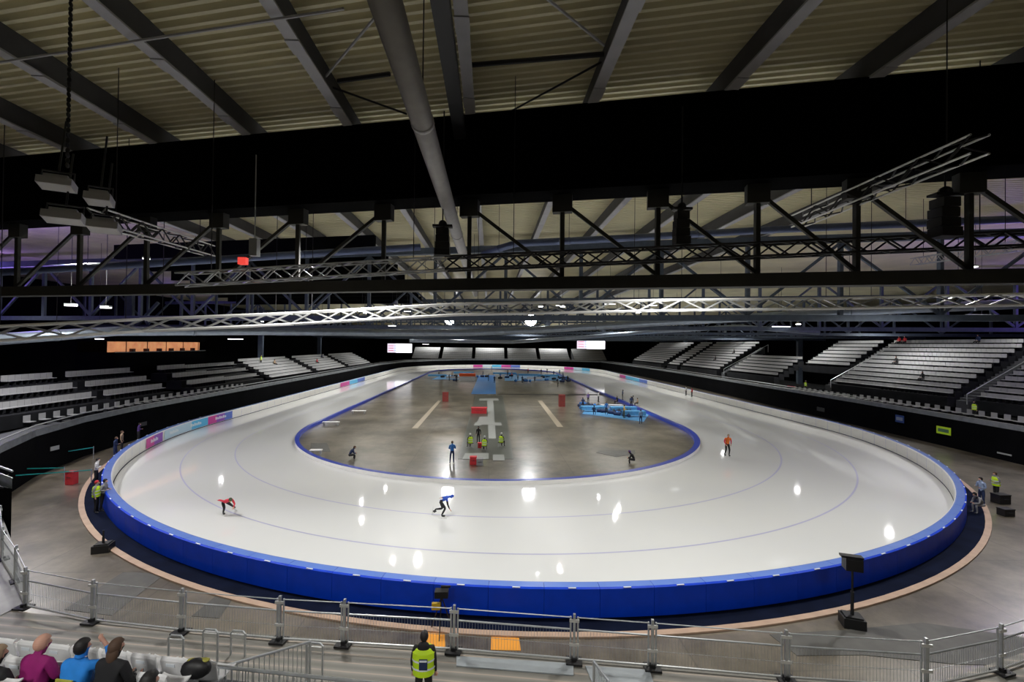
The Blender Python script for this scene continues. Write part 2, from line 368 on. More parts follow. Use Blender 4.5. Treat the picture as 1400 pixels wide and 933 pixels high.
# ---------------------------------------------------------------- rink geometry
Y0, Y1 = 48.8, 141.8
def cxr(r): return 1.17+(r-20.5)*.193
def ring(r, z, da=2.0, ds=2.5, cx=None, part=None):
    cx = cxr(r) if cx is None else cx; pts = []
    n = int(180/da)
    for k in range(n+1):                                   # near curve: left to right
        a = PI+PI*k/n; pts.append(Vector((cx+r*math.cos(a), Y0+r*math.sin(a), z)))
    if part == 'near': return pts
    m = int((Y1-Y0)/ds)
    for k in range(1, m): pts.append(Vector((cx+r, Y0+(Y1-Y0)*k/m, z)))
    for k in range(n+1):
        a = PI*k/n; pts.append(Vector((cx+r*math.cos(a), Y1+r*math.sin(a), z)))
    for k in range(1, m): pts.append(Vector((cx-r, Y1-(Y1-Y0)*k/m, z)))
    return pts
floor = MB(); floor.face([(-60, -10, -.06), (75, -10, -.06), (75, 225, -.06), (-60, 225, -.06)])
struct(floor.build('floor', M_conc))
b = MB(); b.strip(ring(20.5, 0), ring(27, 0), closed=True); b.strip(ring(27, 0), ring(33.9, 0), closed=True)
b.strip(ring(33.9, 0), ring(33.9, -.055), closed=True)
ice = b.build('ice_track', M_ice)
tag(ice, 'white oval ice track looping around the concrete infield', 'ice track')
for r in (25.85, 29.9):
    b = MB(); b.strip(ring(r-.045, .004, 1), ring(r+.045, .004, 1), closed=True); b.build('lane_line', M_line, ice)
# dark plinth strip and plywood edge outside the pads
CO = 3.74
b = MB(); b.strip(ring(33.92, -.02, cx=CO), ring(35.05, -.02, cx=CO), closed=True); b.strip(ring(35.05, -.02, cx=CO), ring(35.05, -.055, cx=CO), closed=True)
ap = b.build('plinth_strip', M_navy); tag(ap, 'dark navy plinth strip around the outside of the blue padded barrier', 'plinth')
b = MB(); b.strip(ring(35.05, .006, cx=CO), ring(35.29, .006, cx=CO), closed=True); b.strip(ring(35.29, .006, cx=CO), ring(35.29, -.055, cx=CO), closed=True)
b.build('plywood_edging', M_beige, ap)
# inner border
b = MB(); b.strip(ring(20.5, .0), ring(20.5, .25), closed=True, mi=0)
b.strip(ring(20.5, .25), ring(20.08, .25), closed=True, mi=1); b.strip(ring(20.08, .25), ring(20.08, -.055), closed=True, mi=1)
bo = b.build('inner_border', [M_padwhite, M_border]); tag(bo, 'low blue-topped border between the ice and the concrete infield', 'border')

# outer crash pads, one object each
def pad_mesh(w, kind):
    """local: x along the barrier, y outward, origin at the inner foot"""
    ri = 33.9; th = w/ri if kind == 'arc' else 0; n = 4 if kind == 'arc' else 1
    def pt(t, y, z):
        if kind == 'arc':
            a = (t-.5)*th; return Vector(((ri+y)*math.sin(a), (ri+y)*math.cos(a)-ri, z))
        return Vector(((t-.5)*w, y, z))
    prof = [(.02, .05, 0), (.0, .93, 0), (.05, .99, 0), (.10, 1.0, 1), (.40, 1.0, 1), (.46, .96, 2), (.47, .02, 2)]
    b = MB(); g = .006/max(w, .1)
    ts = [g+(1-2*g)*k/n for k in range(n+1)]
    for j in range(len(prof)-1):
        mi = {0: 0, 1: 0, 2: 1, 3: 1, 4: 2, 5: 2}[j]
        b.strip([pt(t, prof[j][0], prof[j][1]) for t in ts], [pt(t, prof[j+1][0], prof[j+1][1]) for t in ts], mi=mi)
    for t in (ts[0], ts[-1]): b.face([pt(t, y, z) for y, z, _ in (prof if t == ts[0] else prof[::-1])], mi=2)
    body = b.mesh('crash_pad', [M_padwhite, M_padsheen, M_padblue])
    b = MB(); b.strip([pt(t, .015, .0) for t in ts], [pt(t, .03, .07) for t in ts]); b.strip([pt(t, .03, .07) for t in ts], [pt(t, .3, .07) for t in ts]); base = b.mesh('base_strip', M_padnavy)
    b = MB(); c = pt(.5, .44, 1.0); b.box((c.x, c.y, c.z-.004), (.26, .045, .02)); strap = b.mesh('strap', M_strap)
    return body, base, strap
def place_pad(meshes, loc, rz, label, group, strap=True):
    o = bpy.data.objects.new('crash_pad', meshes[0]); C.objects.link(o); o.location = loc; o.rotation_euler = (0, 0, rz); tag(o, label, 'crash pad', group)
    for nm, me in (('base_strip', meshes[1]),)+((('strap', meshes[2]),) if strap else ()):
        c = bpy.data.objects.new(nm, me); C.objects.link(c); c.parent = o
RI = 33.9
na = 58; arc = pad_mesh(PI*RI/na, 'arc')
for k in range(na):
    a = PI+PI*(k+.5)/na
    lab = ('glossy blue crash pad in the near curve, behind the left end' if k < 12 else 'blue crash pad with white strap in the near curve facing the camera') if k < 46 else 'blue crash pad in the near curve at its right end'
    grp = 'left end of the near curve' if k < 12 else ('near curve' if k < 46 else 'right end of the near curve')
    place_pad(arc, (CO+RI*math.cos(a), Y0+RI*math.sin(a), 0), a-PI/2, lab, 'crash pads '+grp)
ns = 46; wS = (Y1-Y0)/ns; stp = pad_mesh(wS, 'straight')
for k in range(ns):
    y = Y0+wS*(k+.5)
    place_pad(stp, (CO-RI, y, 0), PI/2, 'white faced crash pad along the left straight', 'crash pads of the left straight', False)
    place_pad(stp, (CO+RI, y, 0), -PI/2, 'white faced crash pad along the right straight', 'crash pads of the right straight', False)
nf = 46; arcf = pad_mesh(PI*RI/nf, 'arc')
for k in range(nf):
    a = PI*(k+.5)/nf
    place_pad(arcf, (CO+RI*math.cos(a), Y1+RI*math.sin(a), 0), a-PI/2, 'white faced crash pad in the far curve', 'crash pads of the far curve', False)

# banners along the inner face of the pads
mg = mat('banner_magenta', (.62, .05, .33), rough=.4); pu = mat('banner_purple', (.28, .08, .50), rough=.4); cy_ = mat('banner_cyan', (.10, .50, .82), rough=.4); pale = mat('banner_pale', (.50, .68, .82), rough=.4); bl_ = mat('banner_blue', (.10, .18, .62), rough=.4)
def pad_pt(s, off, z):
    """s = distance along the pad wall, 0 at the left end of near curve going right; negative up the left straight"""
    r = RI-off
    if s < 0: return Vector((CO-r, Y0-s, z)) if s > -(Y1-Y0) else (lambda a: Vector((CO+r*math.cos(a), Y1+r*math.sin(a), z)))(PI-(-s-(Y1-Y0))/RI)
    L = PI*RI
    if s < L: a = PI+s/RI; return Vector((CO+r*math.cos(a), Y0+r*math.sin(a), z))
    return Vector((CO+r, Y0+s-L, z))
def banner(s0, s1, cols, label, marks=True):
    t = thing('banner', label, 'banner', pad_pt((s0+s1)/2, .03, 0)); L = t.location
    n = 8; per = (s1-s0)/len(cols); k = 0
    for i, m in enumerate(cols):
        a, c = s0+per*i, s0+per*(i+1); b = MB()
        A = [pad_pt(a+(c-a)*q/n, .03, .10)-L for q in range(n+1)]; B = [pad_pt(a+(c-a)*q/n, .03, .93)-L for q in range(n+1)]
        b.strip(A, B); b.build('panel', m, t)
    if marks:
        b = MB()
        for q in range(9):                                 # small illegible white wordmark
            u = s0+(s1-s0)*(.28+.05*q); h = .18+.10*((q*7) % 3)/2
            b.strip([pad_pt(u, .036, .42)-L, pad_pt(u+(s1-s0)*.034, .036, .40)-L], [pad_pt(u, .036, .42+h)-L, pad_pt(u+(s1-s0)*.034, .036, .44+h)-L])
        b.build('white_lettering', M_strap, t)
    return t
def s_at(x, y):                                            # distance along the wall of a surveyed point on it
    p = pz(x, y, .5); a = math.atan2(p.y-Y0, p.x-CO)
    if p.y > Y0: return -(p.y-Y0) if p.x < CO else PI*RI+p.y-Y0
    return (a+PI if a < 0 else a-PI)*RI
print('banner s', [round(s_at(x, y), 1) for x, y in ((203, 607), (228, 596), (258, 585), (298, 575), (325, 567), (462, 526), (490, 521), (868, 516), (905, 521))])
banner(s_at(226, 597), s_at(200, 608), [pu, mg], 'magenta and purple banner at the left end of the ice')
banner(s_at(257, 586), s_at(228, 596), [pale], 'pale blue banner beside the magenta and purple one')
banner(s_at(296, 576), s_at(258, 586), [cy_, cy_, pale], 'bright cyan banner between two others on the left pads')
banner(s_at(324, 567), s_at(297, 576), [bl_, pu, mg], 'purple banner with blue corner where left straight begins')
banner(s_at(496, 518), s_at(460, 527), [bl_, cy_, mg], 'small cyan and magenta banner halfway up the left straight', False)
banner(s_at(862, 514), s_at(902, 523), [mg, cy_, cy_, bl_], 'magenta and cyan banner on the pads of the right straight', False)
def far_banner(x0, x1, cols, label):
    def ang(x):                                            # arc angle of the far pads seen at column x
        best = min(range(20, 161), key=lambda d: abs((lambda w: 700+F_*w.dot(RT)/w.dot(FW))(Vector((CO+RI*math.cos(R(d)), Y1+RI*math.sin(R(d)), .5-EYE)))-x))
        return R(best)
    a0, a1 = ang(x0), ang(x1)
    def P(a, z): return Vector((CO+(RI-.03)*math.cos(a), Y1+(RI-.03)*math.sin(a), z))
    c = P((a0+a1)/2, 0); t = thing('banner', label, 'banner', c); n = 6
    for i, m in enumerate(cols):
        a = a0+(a1-a0)*i/len(cols); e = a0+(a1-a0)*(i+1)/len(cols); b = MB()
        b.strip([P(a+(e-a)*q/n, .1)-c for q in range(n+1)], [P(a+(e-a)*q/n, .95)-c for q in range(n+1)]); b.build('panel', m, t)
far_banner(648, 712, [mg, mat('banner_white', (.6, .7, .8), rough=.4), cy_, mg, bl_], 'long magenta and cyan banner in the middle of the far curve')
far_banner(772, 806, [mg, pale, cy_], 'magenta and cyan banner at the right of the far curve')

# ---------------------------------------------------------------- infield and floor markings
def flatpoly(name, pts, m, label, cat, z=-.05, th=.012):
    ps = [pz(x, y, z) for x, y in pts]; c = sum(ps, Vector())/len(ps); c.z = z-.006
    b = MB(); T = [p-c for p in ps]; T = [Vector((p.x, p.y, th)) for p in T]; B_ = [Vector((p.x, p.y, 0)) for p in T]
    b.face(T); b.strip(B_, T, closed=True); o = b.build(name, m, loc=c); tag(o, label, cat); return o
m_strip = mat('floor_covering_dark', (.06, .064, .052), rough=.35, var=.2, vscale=.6)
m_pale = mat('floor_pale_grey', (.25, .26, .245), rough=.4, var=.05)
m_tape = mat('floor_beige_tape', (.33, .28, .21), rough=.5)
m_patch = mat('floor_patch_dark', (.085, .083, .075), rough=.6, var=.2, vscale=2)  # dark tone of the floor patches, also the painted stand shadow
m_bluemat = mat('mat_blue', (.06, .22, .55), rough=.5, var=.08, vscale=1)
flatpoly('floor_covering', [(626, 628), (702, 628), (688, 541), (650, 541)], m_strip, 'dark grey floor covering strip down the middle of the infield', 'floor covering')
flatpoly('floor_panel', [(668, 600), (678, 600), (674, 545), (666, 545)], m_pale, 'pale grey narrow panel along the middle of the dark floor strip', 'floor panel', -.035)
flatpoly('floor_panel', [(650, 581), (676, 581), (675, 570), (656, 570)], m_pale, 'grey square floor panel in middle of the dark strip', 'floor panel', -.02)
flatpoly('floor_panel', [(648, 582), (658, 582), (659, 578), (650, 578)], m_pale, 'small pale panel left of the square floor panel', 'floor panel', -.03)
flatpoly('floor_panel', [(674, 582), (686, 582), (685, 578), (674, 578)], m_pale, 'small pale panel right of the square floor panel', 'floor panel', -.03)
flatpoly('floor_panel', [(655, 548), (682, 548), (681, 545), (656, 545)], m_pale, 'short pale cross strip just before the blue mat', 'floor panel', -.025)
flatpoly('floor_panel', [(632, 628), (668, 628), (668, 620), (636, 620)], m_pale, 'pale floor panel in front of the three yellow vests, left half', 'floor panel', -.03)
flatpoly('floor_panel', [(674, 630), (690, 630), (689, 622), (674, 622)], m_pale, 'pale floor panel in front of the yellow vests, right half', 'floor panel', -.03)
flatpoly('blue_mat', [(644, 539), (678, 539), (677, 513), (655, 513)], m_bluemat, 'light blue mat laid across the far infield', 'mat')
flatpoly('floor_cable_cover', [(680, 539.6), (830, 540.6), (830, 539.4), (680, 538.5)], M_blk, 'thin black cable cover crossing the infield right of blue mat', 'cable cover', -.04)
flatpoly('floor_tape', [(563, 586), (571, 586), (603, 548), (599, 548)], m_tape, 'beige diagonal tape line on the left half of the infield', 'floor tape')
flatpoly('floor_tape', [(762, 584), (770, 584), (741, 548), (735, 548)], m_tape, 'beige diagonal tape line on the right half of infield', 'floor tape')
flatpoly('floor_patch', [(168, 783), (226, 785), (153, 842), (88, 834)], m_patch, 'dark grey floor patch left of the fence corner', 'floor mat')  # flat dark grey shape on the floor
flatpoly('floor_patch', [(300, 811), (322, 813), (300, 846), (262, 843)], m_patch, 'dark grey floor patch behind the second fence panel', 'floor mat')  # smaller flat shape in the same dark grey
flatpoly('floor_patch', [(1052, 868), (1150, 862), (1262, 852), (1400, 872), (1400, 912), (1300, 908), (1180, 896), (1090, 897)], m_patch, 'large dark stand shadow laid on the floor behind the right end of the fence', 'floor mat')  # shadow of the stand platform, made as a dark flat sheet
flatpoly('floor_patch', [(820, 616), (868, 616), (868, 621), (842, 625), (815, 619)], m_patch, 'small dark mat on infield beside the crouching person', 'floor mat')
flatpoly('floor_patch', [(425, 606), (447, 606), (452, 618), (424, 618)], m_patch, 'small dark mat at the left end of the infield', 'floor mat')
m_or = mat('orange_floor_paint', (.85, .36, .05), rough=.35)
flatpoly('orange_floor_square', [(576, 884), (576, 862), (608, 864), (609, 886)], m_or, 'orange square on the floor beside the vested person', 'floor square')
flatpoly('orange_floor_square', [(671, 889), (672, 866), (709, 868), (712, 890)], m_or, 'orange square on the floor right of the fence post', 'floor square')

c_dred = colour('dark_red', (.22, .035, .03))
# small infield things
def crate(px_, py_, w, d, h, m, label, cat='box', rz=0, lid=None):
    p = pz(px_, py_, -.05); t = thing('equipment_box', label, cat, p, rz)
    b = MB(); b.box((0, 0, h/2), (w, d, h)); b.build('body', m, t)
    b = MB(); b.box((0, 0, h+.02), (w*1.06, d*1.06, .05 if not lid else .7)); b.build('lid', lid or m, t)
    b = MB(); b.tube([(-w*.25, -d/2-.01, h*.6), (-w*.22, -d/2-.06, h*.62), (w*.22, -d/2-.06, h*.62), (w*.25, -d/2-.01, h*.6)], .015, 6); b.build('handle', M_blk, t)
crate(655, 565, 2.0, 1.0, .7, c_red, 'red box standing on the dark floor strip')
crate(609, 549, .9, .8, 1.4, c_dred, 'tall narrow red cabinet left of the middle strip')
crate(768, 556, .9, .8, 1.7, c_dred, 'tall narrow red cabinet on the right of infield', 'box')
crate(656, 612.5, .35, .3, .4, c_red, 'small red box beside the seated yellow vests')
crate(647, 635, .5, .4, .55, c_red, 'red bag-sized box in front of the yellow vests')
crate(656, 636, .5, .4, .45, c_grey, 'grey box next to the red one in front of vests')
crate(639, 521, 3.8, 1.4, 1.5, c_white, 'white kiosk with orange red top left of blue mat', 'kiosk', lid=mat('orange_red', (.9, .12, .02), rough=.5))
crate(98, 662, .45, .4, .75, c_red, 'red box on the floor near the left stand wall')
def whiteboard(x0, y0, x1, label):
    p = pz((x0+x1)/2, y0, -.05); w = (pz(x1, y0, 0)-pz(x0, y0, 0)).length; t = thing('low_bench', label, 'bench', p)
    b = MB(); b.box((0, 0, .38), (w, .4, .08)); b.build('seat', M_padwhite, t)
    for s in (-1, 1): q = MB(); q.box((s*w*.42, 0, .17), (.08, .34, .34)); q.build('leg', M_galv, t)
whiteboard(441, 582, 464, 'long white bench near the left edge of infield')
whiteboard(481, 566, 500, 'white bench beside the blue border at left')
whiteboard(424, 622, 440, 'white bench in the left corner of the infield')
def table(px_, py_, w, label, m, rz=0):
    p = pz(px_, py_, -.05); t = thing('folding_table', label, 'table', p, rz)
    b = MB(); b.box((0, 0, .74), (w, .8, .05)); b.build('tabletop', m, t)
    b = MB()
    for s in (-1, 1): b.strip([(-w/2, s*.41, .72), (w/2, s*.41, .72)], [(-w/2, s*.42, .25), (w/2, s*.42, .25)])
    b.build('cloth_skirt', m, t)
    for sx in (-1, 1):
        for sy in (-1, 1): q = MB(); q.box((sx*w*.45, sy*.32, .36), (.05, .05, .72)); q.build('leg', M_galv, t)
cl = mat('cloth_lightblue', (.10, .34, .62), rough=.6, var=.15); clw = mat('cloth_pale', (.5, .52, .56), rough=.6)
for i, (x, y, w, m_, lab) in enumerate(((812, 563, 3.6, cl, 'leftmost light blue table of the right team area'), (836, 561, 3.2, clw, 'pale table among blue ones in the right team area'), (852, 564, 3.6, cl, 'light blue table in the middle of the right team area'), (866, 570, 3.0, cl, 'rightmost blue table next to the blue border'),
        (598, 516, 5, cl, 'blue table at the far left of the infield'), (622, 519, 4.5, clw, 'pale table left of the orange kiosk'), (634, 512, 6, cl, 'blue table behind the orange kiosk'), (690, 513, 7, cl, 'blue table right behind the blue mat'), (722, 515, 7, cl, 'blue table in the middle of the far team area'), (731, 520, 4, clw, 'white table in front of the far team area'), (750, 516, 6, cl, 'blue table at the right of the far team area'))):
    table(x, y, w, lab, m_)
flatpoly('blue_mat', [(796, 566), (880, 577), (888, 566), (806, 552)], mat('mat_lightblue', (.08, .26, .5), rough=.5, var=.15), 'blue mat under the right team tables beside the border', 'mat', -.045)
flatpoly('blue_mat', [(590, 519), (646, 519), (646, 513), (606, 513)], mat('mat_lightblue', (.08, .26, .5)), 'light blue mat under the far left tables', 'mat', -.045)
flatpoly('blue_mat', [(690, 521), (788, 520), (776, 512), (690, 513)], mat('mat_lightblue', (.08, .26, .5)), 'light blue mat under the far right tables', 'mat', -.045)
def bag_at(x, y, m, rz, label, grp, s=1.0):
    p = pz(x, y, -.04); t = thing('sports_bag', label, 'bag', p, rz, grp)
    b = MB(); b.tube([(-.45*s, 0, .22*s), (-.42*s, 0, .22*s), (.42*s, 0, .22*s), (.45*s, 0, .22*s)], .2*s, 10, radii=[.12*s, .21*s, .21*s, .12*s]); b.build('bag_body', m, t, smooth=True)
    b = MB(); b.tube([(-.2*s, 0, .42*s), (-.15*s, 0, .55*s), (.15*s, 0, .55*s), (.2*s, 0, .42*s)], .02*s, 6); b.build('handle', M_blk, t)
for k in range(44):
    u = random.random(); v = random.random()
    bag_at(792+80*u, 553+13*u+7*v, (c_navy, c_black, c_navy, c_blue)[k % 4], random.uniform(0, 3), 'dark sports bag lying among the right team tables', 'sports bags in the right team area', 1.05)
for k in range(40):
    bag_at(600+180*random.random(), 514+9*random.random(), (c_navy, c_black, c_blue)[k % 3], random.uniform(0, 3), 'sports bag lying in the far team area', 'sports bags in the far team area', 1.3)
# people at work in and around the rink: pixel of the feet, facing, pose, colours
def at(x, y, z=-.06): return pz(x, y, z)
person('person in bright blue jacket and dark trousers standing alone on infield', 'talk', at(618, 634), R(5), c_blue, c_navy, hair=M_hairb)
def chair_small(loc, rz, label, m_=M_blk, group=None, nm='folding_stool'):
    t = thing(nm, label, 'stool', loc, rz, group)
    b = MB(); b.box((0, 0, .44), (.44, .42, .04)); b.build('seat', m_, t)
    for sx in (-1, 1):
        for sy in (-1, 1): q = MB(); q.tube([(sx*.2, sy*.19, 0), (sx*.19, sy*.18, .44)], .013, 6); q.build('leg', M_galv, t)
    return t
for i, (x, y, lab, g) in enumerate(((643, 613, 'person in yellow vest and white cap seated, leftmost of three', R(20)), (662, 617, 'person in yellow vest seated in the middle of three', R(-10)), (685, 612, 'person in yellow vest and white cap seated, rightmost of three', R(-25)))):
    p = at(x, y); chair_small(p, g, ('black stool under the leftmost yellow vest', 'black stool under the middle yellow vest', 'black stool under the rightmost yellow vest')[i])
    person(lab, 'sit', p, g, c_black, c_black, hair=c_white, vest=c_vest, hairkind='cap')
person('person in black standing behind the seated yellow vests', 'stand', at(654, 606), R(160), c_black, c_black, scale=.9)
person('crouching person in dark blue at the left of the infield', 'lean', at(477, 628)+Vector((0, 0, -.2)), R(-60), c_navy, c_black, hair=M_hairb)
person('crouching person in black with a pale cap at the right of infield', 'lean', at(868, 634)+Vector((0, 0, -.2)), R(70), c_black, c_black, hair=c_purple)
person('person in grey blue jacket standing at end of the right tables', 'stand', at(876, 580), R(10), colour('steel', (.16, .26, .42)), c_navy)
rp = [(797, 560, c_navy, c_black, 'person in dark navy at the left end of the right tables'), (804, 552, c_purple, c_black, 'person in purple behind the right team tables'), (812, 568, c_navy, c_navy, 'person in navy sitting before leftmost right table'), (818, 550, c_white, c_black, 'person in white jacket behind the right team tables'), (829, 567, c_blue, c_black, 'person in mid blue before the pale team table'), (844, 553, c_black, c_black, 'person in black behind the pale team table'), (853, 572, c_suity, c_olive, 'person in yellow orange jacket at right team tables'), (863, 558, c_navy, c_black, 'person in navy beside the blue border, second from right'), (872, 556, c_tan, c_black, 'person in tan jacket beside the blue border')]
for i, (x, y, t_, l_, lab) in enumerate(rp): person(lab, ('talk', 'stand', 'sit')[i % 3], at(x, y), R(random.uniform(-180, 180)), t_, l_, hair=(M_hairk, M_hairb)[i % 2])
fp = [(600, 514, c_grey), (614, 521, c_black), (618, 518, c_tan), (624, 523, c_black), (630, 521, c_navy), (645, 519, c_black), (660, 516, c_navy), (668, 521, c_navy), (676, 524, c_black), (672, 508, c_black), (684, 519, c_blue), (694, 514, c_tan), (700, 518, c_red), (708, 520, c_grey), (714, 524, c_navy), (722, 511, c_red), (731, 524, c_navy), (740, 512, c_black), (748, 511, c_black), (757, 515, c_navy), (765, 513, c_blue), (776, 523, c_black), (770, 518, c_navy), (763, 529, c_grey)]
cn = {id(c_grey): 'grey', id(c_black): 'black', id(c_tan): 'tan', id(c_navy): 'navy', id(c_blue): 'blue', id(c_red): 'red'}
lm = lambda x: 'left of the blue mat' if x < 644 else ('at the end of the blue mat' if x < 682 else ('just right of the blue mat' if x < 720 else 'at the right of the far tables'))
seen = {}
for i, (x, y, t_) in enumerate(fp):
    L = 'person in %s jacket standing %s' % (cn[id(t_)], lm(x)); seen.setdefault(L, []).append(i)
for L, idx in seen.items():
    for j, i in enumerate(idx):
        x, y, t_ = fp[i]; lab = L if len(idx) == 1 else L+(', the '+('left one', 'right one', 'farthest right one', 'last one')[j])
        person(lab, ('talk', 'stand')[i % 2], at(x, y), R(random.uniform(-180, 180)), t_, c_black, hair=(M_hairk, M_hairb)[i % 2])
for x, y, lab in ((851, 547, 'skater in dark suit coasting beside the right team area'), (862, 551, 'skater in grey black suit coasting nearest the right border')):
    person(lab, 'lean' if x == 862 else 'talk', pz(x, y, 0), R(-100), c_navy if x == 851 else c_black, c_black)
for x, y, c_, lab in ((938, 541, c_white, 'person in white jacket by the far right pads'), (946, 543, c_red, 'person in red jacket by the right pads')):
    person(lab, 'stand', pz(x, y, 0), R(90), c_, c_black)
# outside the rink, left and right
person('person in yellow vest with black trousers left of the rink', 'stand', at(131, 702), R(-70), c_grey, c_black, vest=c_vest, hair=c_red, hairkind='cap')
person('person in pale grey jacket beside the yellow vest at left', 'talk', at(141, 699), R(-80), c_grey, c_black, hair=M_hairk)
person('person in white shirt standing farther left of the rink', 'talk', at(131, 664), R(-60), c_white, c_black)
person('person in navy jacket at the left end of the pads', 'talk', at(157, 628), R(-70), c_navy, c_navy, hair=M_hairb)
person('person in tan jacket behind the left pads', 'stand', at(166, 618), R(-60), c_tan, c_black, hair=M_hairb)
person('person in dark purple leaning over the left pads', 'talk', at(192, 606)+Vector((-.5, .4, 0)), R(-60), c_purple, c_black)
person('person in yellow vest bending at the right of the rink', 'talk', at(1362, 684), R(80), c_grey, c_black, vest=c_vest, hair=M_hairb)
person('person in grey jacket at the right end of the pads', 'lean', at(1344, 703), R(80), c_grey, c_grey)
person('photographer in light blue leaning on the right pads', 'talk', at(1341, 700)+Vector((1.0, .8, 0)), R(90), colour('paleblue', (.3, .38, .55)), c_navy)
crate(1375, 705, .6, .4, .35, M_blk, 'black case on the floor right of the rink')
crate(1368, 688, .7, .5, .5, M_blk, 'black trolley case behind the right yellow vest')

# lit stands / speakers on poles
def pole_speaker(x, y, h, label, head=True, rz=0):
    p = pz(x, y, -.06); t = thing('pole_speaker', label, 'speaker', p, rz)
    b = MB(); b.box((0, 0, .16), (.62, .5, .32)); b.box((0, 0, .34), (.5, .4, .06)); b.build('weighted_base', M_blk, t)
    b = MB(); b.tube([(0, 0, .3), (0, 0, h-.2)], .035, 8); b.tube([(0, 0, .3), (0, 0, h*.55)], .05, 8); b.build('pole', M_blk, t)
    if head:
        b = MB(); b.box((0, 0, h), (.48, .36, .40)); b.box((0, -.19, h), (.42, .03, .34)); b.build('speaker_cabinet', M_blk, t)
        b = MB(); b.box((-.05, -.05, h+.24), (.62, .22, .06)); b.build('bracket', M_blk, t)
pole_speaker(1165, 856, 2.05, 'black speaker on a pole with weighted base outside the right pads', rz=R(-20))
pole_speaker(141, 754, 1.1, 'short black pole with weighted base outside the left pads', head=False, rz=R(15))
t = thing('tripod_camera', 'black camera on tripod with yellow tag at the near fence', 'camera', pz(603, 866, -.06))
b = MB(); b.box((0, 0, 1.25), (.42, .26, .20)); b.box((.12, .1, 1.4), (.3, .06, .05)); b.build('camera_body', M_blk, t)
for k in range(3): a = k*2.09+.5; q = MB(); q.tube([(0, 0, 1.15), (.4*math.cos(a), .4*math.sin(a), 0)], .02, 6); q.build('leg', M_blk, t)
b = MB(); b.box((-.15, -.02, .86), (.3, .1, .20)); b.build('yellow_tag', mat('tag_yellow', (.55, .36, .02), rough=.5), t)
# teal tapes at left
m_teal = mat('teal_tape', (.02, .32, .32), rough=.5)
for (a, c_, lab) in (((0, 632), (128, 612), 'teal barrier tape nearest the left stand wall'), ((0, 642), (88, 640), 'thick teal barrier tape at the left of the rink'), ((0, 652), (125, 643), 'teal blue barrier tape in front of the thick one')):
    A = pz(*a, .8); B_ = pz(*c_, .8); t = thing('barrier_tape', lab, 'tape barrier', (A.x, A.y, -.06)); o_ = Vector((A.x, A.y, -.06))
    b = MB(); b.bar(A-o_, B_-o_, .02, .06); b.build('tape', m_teal, t)
    for P in (A, B_): q = MB(); q.tube([P-o_+Vector((0, 0, .08)), Vector((P.x-o_.x, P.y-o_.y, 0))], .025, 6); q.build('post', M_galv, t)

# ---------------------------------------------------------------- near stand: deck, fences, seats
UD = Vector((1, -.147, 0)).normalized(); VD = Vector((-UD.y, UD.x, 0))
b = MB(); DZ = 1.15
front = [(-30, 29), (-17.9, 16.9), (-13.7, 13.45), (-11.1, 12.95), (7.1, 10.25), (10.2, 9.82), (15, 11.1), (30, 16)]
back = [(-36, 20), (-22, 8), (-14, 6), (-11, 6), (7, 3), (10, 3), (18, 3), (36, 6)]
Ft = [Vector((x, y, DZ)) for x, y in front]; Bk = [Vector((x, y, DZ)) for x, y in back]
b.strip(Bk, Ft); b.strip([Vector((p.x, p.y, -.06)) for p in Ft], Ft, mi=1)
struct(b.build('trim_1', [M_deck, M_dark]))
# lighter panels lying on the deck
def deckpoly(pts, m, label, z=DZ):
    ps = [pz(x, y, z) for x, y in pts]; c = sum(ps, Vector())/len(ps); c.z = z; b = MB()
    T = [Vector((p.x-c.x, p.y-c.y, .03)) for p in ps]; b.face(T); b.strip([Vector((p.x, p.y, 0)) for p in T], T, closed=True); tag(b.build('deck_panel', m, loc=c), label, 'deck panel')
m_dp = mat('deck_panel_pale', (.33, .36, .38), rough=.45, var=.06)
deckpoly([(624, 899), (784, 909), (784, 925), (624, 912)], m_dp, 'pale blue grey deck panel right of the vested person')
deckpoly([(800, 912), (888, 918), (895, 940), (812, 940)], m_dp, 'pale grey deck panel below the pair of fence posts')
deckpoly([(-10, 756), (0, 700), (44, 812), (44, 822), (0, 843)], mat('deck_panel_grey', (.30, .30, .29), rough=.5, var=.08), 'grey deck panel left of the side fence')
# fence
posts = [(-13.56, 13.6), (-11.0, 12.85), (-8.25, 12.34), (-5.46, 11.9), (-3.72, 11.7), (-.84, 11.36), (2.18, 10.9), (4.06, 10.62), (7.11, 10.14), (10.2, 9.75)]
side_l = [(-13.56, 13.6), (-15.3, 15.0), (-17.3, 16.5), (-19.6, 18.6)]
side_r = [(10.2, 9.75), (12.6, 10.2), (15.2, 10.9)]
def fence_panel(a, c, label):
    a = Vector((a[0], a[1], DZ)); c = Vector((c[0], c[1], DZ)); d = c-a; L = d.length; rz = math.atan2(d.y, d.x)
    t = thing('mesh_fence', label, 'fence', a, rz); g = .09
    b = MB(); b.tube([(g, 0, 1.10), (L-g, 0, 1.10)], .013, 6); b.build('top_rail', M_galv, t)
    b = MB(); b.tube([(g, 0, .80), (L-g, 0, .80)], .022, 8); b.build('mid_rail', M_galv, t)
    b = MB(); b.tube([(g, 0, .07), (L-g, 0, .07)], .026, 8); b.build('bottom_rail', M_alu, t)
    for x in (g, L-g): q = MB(); q.tube([(x, 0, 0), (x, 0, 1.12)], .022, 8); q.build('upright', M_galv, t)
    b = MB(); n = int((L-2*g)/.075)
    for k in range(1, n): x = g+(L-2*g)*k/n; b.bar((x, 0, .08), (x, 0, .80), .005)
    b.bar((g, 0, .42), (L-g, 0, .42), .007); b.build('wire_mesh', M_mesh, t)
